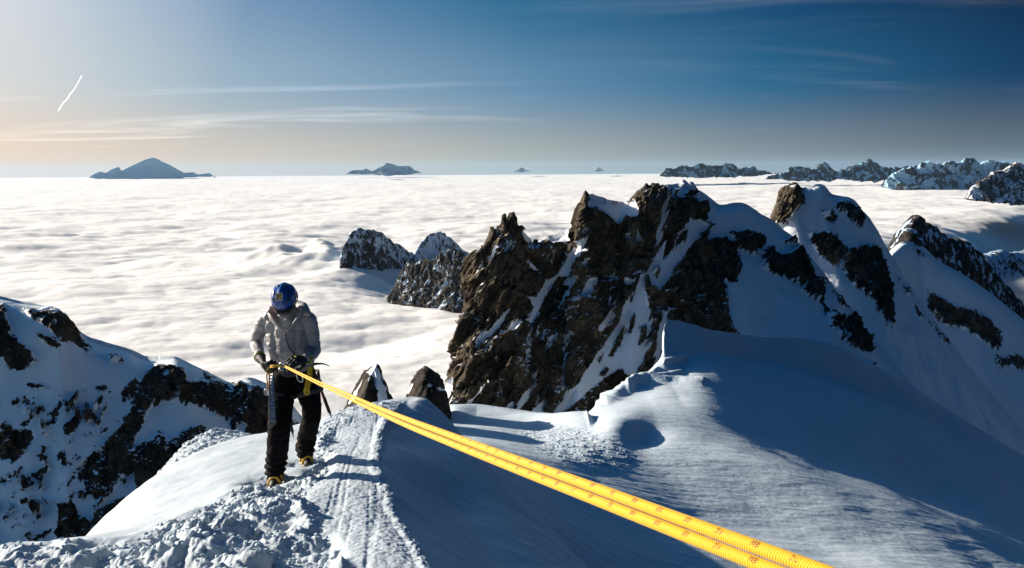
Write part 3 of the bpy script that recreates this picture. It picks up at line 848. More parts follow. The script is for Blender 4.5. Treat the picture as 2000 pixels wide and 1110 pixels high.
def snow_L(px, py):
    r = multi_sd(px, py, ROCK_LP)
    v = 0.5 - np.clip(r / 18.0 - .02, -.46, .36)
    # broken rocky ground on the lower left face
    q = np.stack([px * 0.030 + py * 0.018, py * 0.030 - px * 0.018, px * 0], 1) * np.array([1.0, .55, 1])
    n = fbm(q * 1.5 + 3, 5, .6)
    zone = sstep(py, 720, 800) * (1 - sstep(px, 230, 300))
    return np.minimum(v, np.where(zone > 0, 1 - zone * sstep(n, .02, .30), 1))


peak('rock_buttress', rowsL, 760, 640, ROCK_L, snow_L, 4.2, 20.0, vpos=[0, .6, 2.0, 3.2, 5], seed=11, lean=-.3,
     label='shaded mountain face of snow and dark broken rock beyond the near ridge on the left')

# ------------------------------------------------------------------ two small rock fins just behind the near ridge
def fin(name, rows, nu, nv, snowp, amp, label, seed, lean=0.3):
    o = peak(name, rows, nu, nv, ROCK_FIN, lambda px, py: 0.5 + np.clip(multi_sd(px, py, snowp) / 5., -.45, .5), amp, 3.0, seed=seed, lean=lean, label=label, snowamp=.15, smooth_n=1)
    if 'kind' in o: del o['kind']
    return o


ROCK_FIN = peak_mat('fin_rock', 1.2, edge=.3, speck=.35, dark=(.012, .011, .010), light=(.06, .048, .035))
fin_rows = [
    [(690, 840, 46), (700, 790, 46), (722, 740, 46), (734, 716, 46), (745, 740, 46), (760, 790, 46), (775, 840, 46)],
    [(655, 835, 42), (690, 768, 42), (716, 726, 42), (735, 714, 42), (746, 738, 42), (762, 775, 42), (790, 835, 42)],
    [(660, 850, 40), (694, 790, 39.5), (718, 745, 40), (731, 722, 41), (741, 750, 40), (758, 795, 40), (785, 850, 40)],
    [(670, 900, 38), (700, 870, 37.5), (720, 850, 38), (735, 840, 38), (750, 850, 38), (765, 870, 38), (785, 900, 38)],
]
f1 = fin('rock_fin', rows_ := fin_rows, 220, 160, [[(716, 728), (733, 712), (740, 722), (748, 750), (757, 775), (764, 792), (752, 798), (748, 785), (742, 800), (736, 790), (738, 765), (730, 740), (722, 730)], [(680, 790), (700, 755), (712, 733), (702, 756), (690, 780)]], 0.22,
         'small triangular dark rock with a white snow strip, beyond the near ridge', 3)
tag(f1, cat='rock')
fin_rows2 = [
    [(800, 860, 58), (810, 770, 58), (822, 728, 58), (835, 722, 58), (852, 745, 58), (870, 770, 58), (890, 870, 58)],
    [(785, 850, 54), (800, 760, 54), (812, 735, 54), (830, 719, 54), (852, 732, 54), (864, 752, 54), (885, 850, 54)],
    [(788, 860, 52), (805, 775, 51), (818, 748, 51), (832, 738, 51), (850, 752, 51), (866, 780, 51), (888, 860, 52)],
    [(792, 900, 49), (808, 850, 48), (822, 840, 48), (835, 835, 48), (850, 840, 48), (868, 855, 48), (890, 900, 49)],
]
f2 = fin('rock_outcrop', fin_rows2, 200, 160, [[(838, 748), (846, 752), (842, 756), (834, 753)], [(850, 757), (868, 760), (872, 764), (856, 764)], [(796, 768), (806, 748), (808, 752), (800, 770)]], 0.34,
         'blunt brown rock knob between the small triangular rock and the big cliff', 9)
tag(f2, cat='rock')

# ------------------------------------------------------------------ far peaks
def strip_peak(name, sky_pts, Y, base_py,  back, amp, scale, mat, snow_level, label, nu=400, nv=120, seed=0, toward=0.75, kind='structure', base_drop=0, skew=.12, cw=.6, jag=.13):
    x0, x1 = sky_pts[0][0], sky_pts[-1][0]
    wd = (x1 - x0) * .015 + 2
    sky_pts = [(x0 - wd, base_py + 3)] + list(sky_pts) + [(x1 + wd, base_py + 3)]
    xs = [p[0] for p in sky_pts]
    rows = []
    t = [(p[0], p[1], Y * (1 + skew * ((p[0] - x0) / (x1 - x0) - .5))) for p in sky_pts]
    Pt = PX(np.array([p[0] for p in t]), np.array([p[1] for p in t]), np.array([p[2] for p in t]))
    zb = PX(np.array([sum(xs) / len(xs)]), np.array([base_py]), np.array([Y * .97]))[0, 2] - base_drop
    h = np.maximum(Pt[:, 2] - zb, 1)
    def off(f, dy):
        Q = Pt.copy(); Q[:, 2] = zb + h * f; Q[:, 0] += Q[:, 0] / Q[:, 1] * dy * h * .3; Q[:, 1] += dy * h; return Q
    rows = [off(-.3, back * 1.2), off(.45, back * .5), Pt, off(.62, -toward * .38), off(.25, -toward * .9), off(-.3, -toward * 1.6)]
    G = blur(loft(rows, nu, nv), 1)
    P = G.reshape(-1, 3)
    N = normals(G).reshape(-1, 3); N[N[:, 2] < 0] *= -1
    k = 1 / scale
    q = P.copy(); q[:, 0] += .3 * P[:, 1]
    r1 = fbm(q * np.array([k, k, k * .7]) + seed, 6, .55, ridged=True)
    rel = np.clip((P[:, 2] - zb) / max(h.max(), 1), 0, 1)
    crest_w = cw + 0.75 * np.abs(np.linspace(0, 5, nv) - 2)[:, None] * np.ones(nu)
    P = P + N * (amp * np.clip(crest_w.ravel(), 0, 1) * (r1 - .35))[:, None]
    rowz = np.repeat(np.linspace(0, 5, nv), nu)
    jg = fbm(np.stack([P[:, 0] / (h.max() * .45), P[:, 0] * 0 + seed, P[:, 0] * 0], 1), 5, .6, ridged=True)
    P[:, 2] += jag * h.max() * (jg - .2) * np.exp(-((rowz - 2) / .8) ** 2) * np.clip(rel * 2.5, 0, 1)
    sn = 0.5 + snow_level + .35 * fbm(P * k * 2.2 + seed + 4, 5, .6) - .25 * (r1 - .3)
    o = grid_mesh(name, P.reshape(G.shape), mat, {'snow': sn})
    tag(o, label, kind=kind)
    return o


FARM = peak_mat('far_rock', 170.0, dark=(0.02, 0.03, 0.045), light=(0.05, 0.065, 0.08), edge=.45, speck=.2, snowc=(.38, .62, .78))  # snow colour carries the blue of shade and distance
MIDM = peak_mat('island_rock', 22.0, dark=(0.018, 0.018, 0.02), light=(0.06, 0.055, 0.05), edge=.35, speck=.5, snowc=(.50, .66, .82))  # snow tinted blue to stand for its shade
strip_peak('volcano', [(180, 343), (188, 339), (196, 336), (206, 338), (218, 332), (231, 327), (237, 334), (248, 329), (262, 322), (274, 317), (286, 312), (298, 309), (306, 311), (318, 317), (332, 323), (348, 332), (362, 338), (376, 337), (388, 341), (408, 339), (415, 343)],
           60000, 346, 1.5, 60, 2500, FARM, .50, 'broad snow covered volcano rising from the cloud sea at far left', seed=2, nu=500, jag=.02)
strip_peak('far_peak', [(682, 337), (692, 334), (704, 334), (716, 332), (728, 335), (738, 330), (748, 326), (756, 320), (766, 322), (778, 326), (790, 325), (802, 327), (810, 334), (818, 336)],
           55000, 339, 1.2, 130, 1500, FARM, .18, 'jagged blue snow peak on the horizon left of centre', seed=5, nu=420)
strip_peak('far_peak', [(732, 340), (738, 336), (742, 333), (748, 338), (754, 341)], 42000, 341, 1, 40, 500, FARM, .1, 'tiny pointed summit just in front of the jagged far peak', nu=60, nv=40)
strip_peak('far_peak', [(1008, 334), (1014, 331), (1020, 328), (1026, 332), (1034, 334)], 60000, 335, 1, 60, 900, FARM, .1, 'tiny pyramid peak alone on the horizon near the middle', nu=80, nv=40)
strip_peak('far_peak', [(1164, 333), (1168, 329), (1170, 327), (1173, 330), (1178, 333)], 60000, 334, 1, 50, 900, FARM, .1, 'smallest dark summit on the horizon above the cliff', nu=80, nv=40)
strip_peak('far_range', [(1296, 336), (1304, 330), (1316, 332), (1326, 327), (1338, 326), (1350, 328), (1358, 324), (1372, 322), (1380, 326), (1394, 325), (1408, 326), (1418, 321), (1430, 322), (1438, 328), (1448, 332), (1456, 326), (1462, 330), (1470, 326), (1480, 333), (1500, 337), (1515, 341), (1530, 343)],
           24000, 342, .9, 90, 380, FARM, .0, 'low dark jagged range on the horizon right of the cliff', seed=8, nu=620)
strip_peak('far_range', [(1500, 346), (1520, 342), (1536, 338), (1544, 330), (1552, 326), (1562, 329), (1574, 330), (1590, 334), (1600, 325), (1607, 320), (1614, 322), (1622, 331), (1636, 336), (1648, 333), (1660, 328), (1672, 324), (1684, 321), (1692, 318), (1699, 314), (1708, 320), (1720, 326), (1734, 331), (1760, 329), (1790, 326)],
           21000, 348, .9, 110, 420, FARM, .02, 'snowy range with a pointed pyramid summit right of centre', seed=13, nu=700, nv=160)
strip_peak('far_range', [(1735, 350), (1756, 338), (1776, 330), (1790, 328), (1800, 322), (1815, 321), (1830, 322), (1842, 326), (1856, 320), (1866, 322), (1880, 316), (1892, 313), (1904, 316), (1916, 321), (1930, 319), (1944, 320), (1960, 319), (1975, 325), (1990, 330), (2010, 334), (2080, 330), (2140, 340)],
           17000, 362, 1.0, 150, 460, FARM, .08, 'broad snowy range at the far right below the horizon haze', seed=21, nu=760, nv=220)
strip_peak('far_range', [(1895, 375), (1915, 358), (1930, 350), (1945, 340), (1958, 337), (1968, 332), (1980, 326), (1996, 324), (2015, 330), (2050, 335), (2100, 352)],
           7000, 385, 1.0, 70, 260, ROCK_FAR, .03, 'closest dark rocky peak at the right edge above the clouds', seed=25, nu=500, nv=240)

# peaks that stand in the cloud closer by
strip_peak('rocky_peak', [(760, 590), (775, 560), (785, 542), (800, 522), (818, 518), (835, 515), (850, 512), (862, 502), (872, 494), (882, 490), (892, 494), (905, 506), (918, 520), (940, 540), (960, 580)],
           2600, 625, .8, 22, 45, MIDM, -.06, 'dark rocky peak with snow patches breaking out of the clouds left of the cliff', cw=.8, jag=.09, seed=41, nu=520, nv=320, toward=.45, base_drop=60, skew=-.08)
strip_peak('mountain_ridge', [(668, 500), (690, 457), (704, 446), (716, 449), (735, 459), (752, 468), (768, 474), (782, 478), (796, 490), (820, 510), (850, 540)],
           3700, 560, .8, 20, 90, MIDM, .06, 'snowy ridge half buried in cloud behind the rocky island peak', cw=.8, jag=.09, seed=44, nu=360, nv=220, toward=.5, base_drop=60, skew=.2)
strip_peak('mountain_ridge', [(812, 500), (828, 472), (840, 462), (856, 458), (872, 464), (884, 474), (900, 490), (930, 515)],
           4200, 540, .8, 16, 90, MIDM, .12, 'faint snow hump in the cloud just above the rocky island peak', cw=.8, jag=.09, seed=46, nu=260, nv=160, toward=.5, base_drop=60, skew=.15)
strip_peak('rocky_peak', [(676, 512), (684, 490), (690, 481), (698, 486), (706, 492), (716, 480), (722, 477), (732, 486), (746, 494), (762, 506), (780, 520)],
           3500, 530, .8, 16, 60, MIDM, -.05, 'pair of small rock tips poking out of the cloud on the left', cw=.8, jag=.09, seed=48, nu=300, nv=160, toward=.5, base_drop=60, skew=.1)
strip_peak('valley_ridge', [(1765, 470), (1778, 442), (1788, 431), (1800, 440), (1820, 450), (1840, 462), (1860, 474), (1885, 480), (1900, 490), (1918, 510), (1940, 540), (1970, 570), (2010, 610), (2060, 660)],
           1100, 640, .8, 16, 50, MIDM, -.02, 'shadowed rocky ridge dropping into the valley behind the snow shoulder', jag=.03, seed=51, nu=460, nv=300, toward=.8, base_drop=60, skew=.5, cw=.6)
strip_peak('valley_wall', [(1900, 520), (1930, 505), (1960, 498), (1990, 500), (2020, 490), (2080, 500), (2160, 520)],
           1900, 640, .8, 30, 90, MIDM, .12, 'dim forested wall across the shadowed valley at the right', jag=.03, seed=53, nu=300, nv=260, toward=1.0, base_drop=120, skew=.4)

# ------------------------------------------------------------------ sea of clouds
nu, nv = 1000, 900
az = np.linspace(-1.05, 1.05, nu)
t = np.linspace(0, 1, nv)
CLZ = -500.0
inv = 1 / 900.0 + (1 / 150000.0 - 1 / 900.0) * t ** 0.75
D = 1 / inv
AZ, DD = np.meshgrid(az, D)
X, Y = DD * np.tan(AZ) , DD
P = np.stack([X, Y, np.zeros_like(X)], -1).reshape(-1, 3)
dist = Y.ravel()
def oct(wl, amp, sx=1.0, ang=0.0, seed=0.0, billow=True, o=3):
    c, s = math.cos(ang), math.sin(ang)
    q = np.stack([(P[:, 0] * c + P[:, 1] * s) / (wl * sx), (-P[:, 0] * s + P[:, 1] * c) / wl, np.full(len(P), seed)], 1)
    fade = np.exp(-(dist / (wl * 60)) ** 2)
    return amp * fbm(q, o, .55, billow=billow) * fade
z = CLZ + oct(4200, 70, 1.6, .3, 1.1, False) + oct(1500, 46, 1.5, .2, 3.3, o=4) * (1 + 1.1 * np.exp(-((dist - 5200) / 1700) ** 2)) + oct(520, 21, 1.6, .1, 7.7, o=4) + oct(190, 7.5, 1.5, -.1, 9.9, o=4) + oct(70, 1.8, 1.4, 0, 4.4, o=3)
z -= 150 * np.exp(-((P[:, 0] + 400) / 250) ** 2 - ((dist - 3280) / 420) ** 2) * (1 + .6 * fbm(P * .003 + 3, 3))
z += 55 * np.exp(-((P[:, 0] + 720) / 200) ** 2 - ((dist - 3350) / 250) ** 2)
z += 120 * np.exp(-((P[:, 0] + 1080) / 330) ** 2 - ((dist - 3750) / 330) ** 2) * (1 + .8 * fbm(P * .004, 3))
# cloud spills over the buried ridges and sinks into the valley on the right
azr = P[:, 0] / np.maximum(dist, 1)
sd_ = ((P[:, 0] - 2300) - (dist - 4500)) / 1.414 + 260 * fbm(P * .0009 + 4, 4)
drop = 150 * np.log1p(np.exp(np.clip(sd_ / 150, -30, 30)))
z -= np.minimum(.75 * drop, 1500) * sstep(azr, .25, .40)
z -= (dist ** 2) / (2 * 6.371e6) * 0.35
z = np.where(dist < 1300, z - (1300 - dist) * .2, z)
P[:, 2] = z
cl = grid_mesh('cloud_sea', P.reshape(nv, nu, 3), CLOUD, flip=False)
tag(cl, 'unbroken white sea of clouds reaching to the horizon', kind='stuff')


# ------------------------------------------------------------------ mesh tools for small things
def v3(p): return Vector([float(x) for x in p])


def capsule(bm, p1, r1, p2=None, r2=None, seg=16):
    p1 = v3(p1)
    bmesh.ops.create_uvsphere(bm, u_segments=seg, v_segments=seg // 2, radius=r1, matrix=Matrix.Translation(p1))
    if p2 is None: return
    p2 = v3(p2)
    bmesh.ops.create_uvsphere(bm, u_segments=seg, v_segments=seg // 2, radius=r2, matrix=Matrix.Translation(p2))
    d = p2 - p1
    if d.length < 1e-6: return
    q = d.to_track_quat('Z', 'Y').to_matrix().to_4x4()
    bmesh.ops.create_cone(bm, cap_ends=True, segments=seg, radius1=r1, radius2=r2, depth=d.length, matrix=Matrix.Translation((p1 + p2) / 2) @ q)


def chain(bm, pts, rads, seg=14):
    for i in range(len(pts) - 1):
        capsule(bm, pts[i], rads[i], pts[i + 1], rads[i + 1], seg)


def ellipsoid(bm, c, ax, rx, ry, rz, seg=28):
    """ax: 3 unit vectors as columns"""
    M = Matrix.Translation(v3(c)) @ Matrix([[ax[j][i] for j in range(3)] for i in range(3)]).to_4x4() @ Matrix.Diagonal((rx, ry, rz, 1))
    bmesh.ops.create_uvsphere(bm, u_segments=seg, v_segments=seg // 2, radius=1, matrix=M)


def obox(bm, c, ax, sx, sy, sz, bevel=0.0):
    M = Matrix.Translation(v3(c)) @ Matrix([[ax[j][i] for j in range(3)] for i in range(3)]).to_4x4() @ Matrix.Diagonal((sx, sy, sz, 1))
    r = bmesh.ops.create_cube(bm, size=1.0, matrix=M)
    if bevel:
        es = list({e for v in r['verts'] for e in v.link_edges})
        bmesh.ops.bevel(bm, geom=es, offset=bevel, segments=2, affect='EDGES', clamp_overlap=True)


def resample(pts, n, per_len=False):
    P = np.array([list(p) for p in pts], float)
    L = np.concatenate([[0], np.cumsum(np.linalg.norm(np.diff(P, axis=0), axis=1))])
    # centripetal catmull through pchip on arc length
    return pchip(L, P, np.linspace(0, L[-1], n)), L[-1]


def tube(bm, pts, rad, seg=12, cap=True, uv=False, flat=1.0):
    """tube with parallel transported frame; rad float or list"""
    P = [v3(p) for p in pts]
    n = len(P)
    rad = [rad] * n if not hasattr(rad, '__len__') else rad
    T = [(P[min(i + 1, n - 1)] - P[max(i - 1, 0)]).normalized() for i in range(n)]
    a = Vector((0, 0, 1)) if abs(T[0].z) < .9 else Vector((1, 0, 0))
    U = (a - T[0] * a.dot(T[0])).normalized()
    rings = []
    Ls = 0
    uvl = bm.loops.layers.uv.verify() if uv else None
    lens = []
    for i in range(n):
        if i:
            U = (U - T[i] * U.dot(T[i])).normalized()
            Ls += (P[i] - P[i - 1]).length
        V = T[i].cross(U)
        lens.append(Ls)
        rings.append([bm.verts.new(P[i] + (U * math.cos(6.28318 * k / seg) + V * math.sin(6.28318 * k / seg) * flat) * rad[i]) for k in range(seg)])
    for i in range(n - 1):
        for k in range(seg):
            f = bm.faces.new((rings[i][k], rings[i][(k + 1) % seg], rings[i + 1][(k + 1) % seg], rings[i + 1][k]))
            f.smooth = True
            if uv:
                for lp, (uu, vv) in zip(f.loops, ((k, i), (k + 1, i), (k + 1, i + 1), (k, i + 1))):
                    lp[uvl].uv = (uu / seg, lens[vv])
    if cap:
        bm.faces.new(rings[0][::-1]); bm.faces.new(rings[-1])


def mobj(name, bm, mat, root=None, smooth=True, label=None):
    me = bpy.data.meshes.new(name)
    bmesh.ops.recalc_face_normals(bm, faces=bm.faces)
    bm.to_mesh(me); bm.free()
    if smooth: me.polygons.foreach_set('use_smooth', np.full(len(me.polygons), True))
    me.materials.append(mat)
    o = bpy.data.objects.new(name, me)
    COL.objects.link(o)
    if root is not None:
        o.parent = root
        r = root; off = Vector((0, 0, 0))
        while r is not None:
            off += r.location; r = r.parent
        o.location = -off
    if label: o['label'] = label
    return o


def remeshed(name, bm, mat, root=None, voxel=.008, sm=6, wr=None, label=None):
    o = mobj(name, bm, mat, root, label=label)
    m = o.modifiers.new('r', 'REMESH'); m.mode = 'VOXEL'; m.voxel_size = voxel; m.use_smooth_shade = True
    m2 = o.modifiers.new('s', 'SMOOTH'); m2.iterations = sm; m2.factor = .6
    dg = bpy.context.evaluated_depsgraph_get(); dg.update()
    me = bpy.data.meshes.new_from_object(o.evaluated_get(dg))
    o.modifiers.clear()
    old = o.data; o.data = me; bpy.data.meshes.remove(old)
    me.name = name
    me.materials.clear(); me.materials.append(mat)
    if wr is not None:
        n = len(me.vertices)
        co = np.empty(n * 3); me.vertices.foreach_get('co', co); co = co.reshape(-1, 3)
        no = np.empty(n * 3); me.vertex_normals.foreach_get('vector', no); no = no.reshape(-1, 3)
        co = co + no * wr(co)[:, None]
        me.vertices.foreach_set('co', co.ravel())
    me.polygons.foreach_set('use_smooth', np.full(len(me.polygons), True))
    me.update()
    return o


def empty(name, loc, parent=None):
    o = bpy.data.objects.new(name, None)
    COL.objects.link(o)
    o.location = v3(loc)
    return o


def J(px, py, Y): return v3(PX(px, py, Y))


# materials of the climber's things
def cloth_mat(name, col, rough=.75, wr=.5, scale=16, stretch=(1, 1, 1), var=.18, sheen=0.0, spec=.35):
    m, t, out = new_mat(name)
    tc = t.new('ShaderNodeNewGeometry').outputs['Position']
    f = t.noise(t.mapping(tc, scale=stretch), scale, 5, .6, .8)
    g = t.noise(tc, 420, 3, .6)
    c = t.mix(f, tuple(x * (1 - var) for x in col), tuple(x * (1 + var) for x in col))
    b = t.bump(t.math('ADD', f, t.math('MULTIPLY', g, .04)), wr, .03)
    p = principled(t, Base_Color=c, Roughness=rough, Normal=b, Sheen_Weight=sheen, Specular_IOR_Level=spec)
    t.l.new(p.outputs[0], out.inputs[0])
    return m


JACKET = cloth_mat('jacket_fabric', (.315, .300, .305), .5, .35, 6, (1.4, 1.4, .8), spec=.4, var=.08)
SHIRT = cloth_mat('shirt_fabric', (.42, .42, .40), .9, .3, 25)
TROUSER = cloth_mat('trouser_fabric', (.005, .005, .006), .8, .3, 8, (1.5, 1.5, .7), spec=.06)
GLOVE = cloth_mat('glove_leather', (.012, .012, .014), .6, .4, 40)
WEB = cloth_mat('webbing', (.03, .03, .034), .8, .3, 60)
LIME = simple_mat('lime_patch', (.45, .60, .03), .6)
SKIN = simple_mat('skin', (.50, .25, .17), .5, bump_scale=80, bump=.1)
HAIRM = simple_mat('hair_brown', (.05, .03, .02), .7)
HELM = simple_mat('helmet_shell', (.004, .055, .26), .28, spec=.5, bump_scale=60, bump=.04, var=.15, coat=.4)
BLACKP = simple_mat('black_plastic', (.012, .012, .014), .35)
ZIPM = simple_mat('zip_black', (.02, .022, .025), .5)
ALU = simple_mat('aluminium', (.62, .63, .64), .32, metal=1.0, bump_scale=90, bump=.15, var=.1)
STEEL = simple_mat('steel', (.30, .30, .31), .35, metal=1.0, bump_scale=120, bump=.1)
BLUEAL = simple_mat('anodised_blue', (.05, .16, .38), .3, metal=.8)
REDSH = simple_mat('shaft_red', (.22, .015, .012), .35, var=.2)
YELB = simple_mat('boot_yellow', (.65, .36, .02), .5, var=.2, bump_scale=80, bump=.2)
BOOTM = simple_mat('boot_black', (.02, .018, .016), .6, bump_scale=60, bump=.3, var=.3)
WHITEP = simple_mat('sticker_white', (.75, .74, .72), .4)
ORANGE = simple_mat('sling_orange', (.55, .22, .04), .8, bump_scale=200, bump=.3)


def sticker_mat():
    m, t, out = new_mat('sticker_print')
    tc = t.new('ShaderNodeTexCoord').outputs['Object']
    n = t.noise(tc, 60, 2, .5)
    c = t.ramp(n, [(.35, (.02, .015, .01)), (.5, (.10, .12, .05)), (.6, (.45, .20, .04)), (.7, (.40, .42, .22))])
    p = principled(t, Base_Color=c, Roughness=.35)
    t.l.new(p.outputs[0], out.inputs[0])
    return m


def rope_mat():
    m, t, out = new_mat('rope_sheath')
    uv = t.new('ShaderNodeUVMap').outputs[0]
    sp_ = t.new('ShaderNodeSeparateXYZ'); t.l.new(uv, sp_.inputs[0])
    u, v = sp_.outputs[0], sp_.outputs[1]
    # two families of braided strands
    a = t.math('ADD', t.math('MULTIPLY', v, 6.2832 / .0020), t.math('MULTIPLY', u, 6.2832 * 4))
    b = t.math('SUBTRACT', t.math('MULTIPLY', v, 6.2832 / .0020), t.math('MULTIPLY', u, 6.2832 * 16))
    h = t.math('ADD', t.math('MULTIPLY', t.math('SINE', a), .75), t.math('MULTIPLY', t.math('SINE', b), .25))
    hh = t.math('MULTIPLY_ADD', h, .5, .5)
    # dark tracer marks: short slanted rows of dots, one row every three centimetres
    cell = t.math('FRACT', t.math('ADD', t.math('DIVIDE', v, .030), t.math('MULTIPLY', u, .25)))
    inrow = t.math('LESS_THAN', cell, .22)
    uu = t.math('FRACT', t.math('MULTIPLY', u, 3.0))
    inu = t.math('MULTIPLY', t.math('GREATER_THAN', uu, .12), t.math('LESS_THAN', uu, .58))
    dots = t.math('GREATER_THAN', t.math('MULTIPLY', t.math('SINE', t.math('MULTIPLY', cell, 6.2832 * 8.0)), t.math('SINE', t.math('MULTIPLY', u, 6.2832 * 18))), -.25)
    mk = t.math('MULTIPLY', t.math('MULTIPLY', inrow, inu), dots)
    n = t.noise(t.mapping(uv, scale=(6, 160, 1)), 1.0, 4, .6)
    yel = t.mix(hh, (.60, .32, .003), (.76, .43, .005))
    yel = t.mix(t.math('MULTIPLY', t.mapr(n, .45, .75), .5), yel, (.46, .27, .02))
    col = t.mix(t.math('MULTIPLY', t.math('MULTIPLY', mk, .85), t.mapr(n, .3, .6)), yel, (.11, .012, .008))
    bp = t.bump(h, .45, .0004)
    p = principled(t, Base_Color=col, Roughness=.62, Specular_IOR_Level=.3, Normal=bp, Sheen_Weight=.15)
    t.l.new(p.outputs[0], out.inputs[0])
    return m


ROPE = rope_mat()

# ------------------------------------------------------------------ the climber
BASE = (FOOT1 + FOOT2) / 2
man = empty('person', BASE)
tag(man, 'climber in grey jacket, black trousers and blue helmet holding a yellow rope', 'person')
C_ = {
    'ank1': J(537, 922, 5.62), 'kn1': J(545, 838, 5.58), 'hip1': J(552, 752, 5.82),
    'ank2': J(597, 884, 6.12), 'kn2': J(611, 815, 5.86), 'hip2': J(598, 752, 5.86),
    'pel': J(573, 735, 5.86), 'waist': J(568, 705, 5.86), 'chest': J(561, 650, 5.84), 'neck': J(557, 607, 5.84),
    'sh1': J(517, 626, 5.84), 'el1': J(501, 672, 5.88), 'wr1': J(509, 697, 5.66),
    'sh2': J(602, 626, 5.84), 'el2': J(612, 684, 5.84), 'wr2': J(597, 700, 5.60),
    'head': J(556, 590, 5.74),
}
g = C_
hu = Vector((0.02, -0.62, 0.78)).normalized()     # crown of the bowed head
hf = Vector((0.03, -0.78, -0.62)).normalized()    # where the face looks
hr = hf.cross(hu).normalized()
hd = J(556, 583, 5.68)
# body: one continuous figure, mostly under the clothes
bm = bmesh.new()
ellipsoid(bm, hd, (hr, hf, hu), .074, .092, .098)
ellipsoid(bm, hd + hf * .045 - hu * .06, (hr, hf, hu), .055, .05, .055)      # jaw
capsule(bm, hd + hf * .088 - hu * .005, .011, hd + hf * .112 - hu * .032, .014, 10)   # nose
capsule(bm, hd + hf * .085 - hu * .066 - hr * .014, .008, hd + hf * .085 - hu * .066 + hr * .014, .008, 10)  # mouth
for sx in (-1, 1):
    ellipsoid(bm, hd + hr * sx * .076 - hu * .02, (hr, hf, hu), .010, .02, .03, 12)   # ears
    capsule(bm, hd + hf * .078 + hr * sx * .03 + hu * .008, .014, hd + hf * .08 + hr * sx * .034 + hu * .006, .013, 10)
chain(bm, [hd - hu * .07, g['neck'], g['chest'], g['waist'], g['pel']], [.058, .058, .11, .09, .075])
for k in ('1', '2'):
    chain(bm, [g['neck'], g['sh' + k], g['el' + k], g['wr' + k]], [.055, .05, .038, .026])
    chain(bm, [g['pel'], g['hip' + k], g['kn' + k], g['ank' + k]], [.07, .06, .045, .035])
remeshed('body', bm, SKIN, man, .006, 5)
# hair at the nape, just under the helmet
bm = bmesh.new()
ellipsoid(bm, hd - hf * .03 - hu * .035, (hr, hf, hu), .079, .078, .07)
remeshed('hair', bm, HAIRM, man, .006, 2, wr=lambda p: .004 * fbm(p * 60, 3))

# jacket
bm = bmesh.new()
nk = g['neck']
chain(bm, [J(540, 632, 5.84), J(543, 680, 5.80), J(548, 700, 5.80)], [.098, .086, .080], 20)
chain(bm, [J(580, 632, 5.84), J(584, 675, 5.81), J(588, 706, 5.82)], [.102, .092, .088], 20)
chain(bm, [J(560, 628, 5.80), J(563, 680, 5.78), J(567, 700, 5.79)], [.105, .105, .088], 20)
chain(bm, [J(570, 640, 5.93), J(572, 700, 5.93)], [.10, .085], 20)
chain(bm, [J(603, 690, 5.86), J(600, 716, 5.84), J(589, 722, 5.80)], [.058, .044, .026], 16)
chain(bm, [J(545, 612, 5.84), g['sh1'], J(506, 650, 5.86), g['el1'], J(503, 684, 5.76), g['wr1']], [.070, .064, .058, .052, .045, .036], 18)
chain(bm, [J(568, 612, 5.84), g['sh2'], J(608, 652, 5.84), g['el2'], J(607, 695, 5.72), g['wr2']], [.072, .070, .064, .060, .046, .034], 18)
# hood lying on the shoulders
chain(bm, [J(520, 621, 5.74), J(530, 608, 5.80), J(542, 600, 5.92), J(560, 597, 5.97), J(580, 597, 5.92), J(594, 602, 5.82), J(600, 612, 5.74)], [.022, .034, .05, .055, .05, .038, .026], 14)


def jacket_wr(p):
    q = p * np.array([5, 5, 9.])
    q = q + .6 * np.stack([perlin(p * 7), perlin(p * 7 + 9), perlin(p * 7 + 19)], 1)
    r = fbm(q, 3, .5, ridged=True)
    return .013 * (r - .35) + .0015 * perlin(p * 40) + .003 * perlin(p * np.array([14, 14, 40.]) + 3)


jk = remeshed('jacket', bm, JACKET, man, .006, 5, wr=jacket_wr)
# lapels that frame the open collar
bm = bmesh.new()
la, _ = resample([J(523, 612, 5.74), J(530, 622, 5.70), J(542, 636, 5.665), J(556, 651, 5.655)], 12)
lb, _ = resample([J(582, 595, 5.80), J(590, 606, 5.74), J(582, 620, 5.70), J(570, 636, 5.67), J(557, 652, 5.65)], 14)
tube(bm, la, [.012, .022, .026, .027, .026, .024, .022, .020, .018, .015, .012, .008], 10, flat=.45)
tube(bm, lb, [.012, .02, .026, .028, .028, .027, .026, .024, .022, .020, .017, .014, .011, .008], 10, flat=.45)
remeshed('lapel', bm, JACKET, man, .004, 3, wr=lambda p: .003 * fbm(p * 30, 3))
# zip
bm = bmesh.new()
dz_ = [J(557, 651, 5.668), J(560, 666, 5.662), J(565, 680, 5.662), J(573, 690, 5.672), J(577, 700, 5.695)]
zp, _ = resample(dz_, 24)
tube(bm, zp, .005, 8)
for pts in ([J(541, 672, 5.70), J(537, 684, 5.715), J(534, 696, 5.735)], [J(590, 655, 5.71), J(588, 668, 5.71), J(584, 680, 5.715)]):
    pq, _ = resample(pts, 10)
    tube(bm, pq, .0026, 6)
mobj('zipper', bm, ZIPM, man)
# shirt in the opening
bm = bmesh.new()
chain(bm, [J(553, 621, 5.76), J(556, 632, 5.715), J(557, 641, 5.70)], [.048, .042, .025], 18)
chain(bm, [J(566, 618, 5.78), J(562, 628, 5.72), J(558, 640, 5.70)], [.048, .04, .022], 18)
remeshed('shirt', bm, SHIRT, man, .005, 4, wr=lambda p: .004 * fbm(p * np.array([25, 25, 50.]), 3))

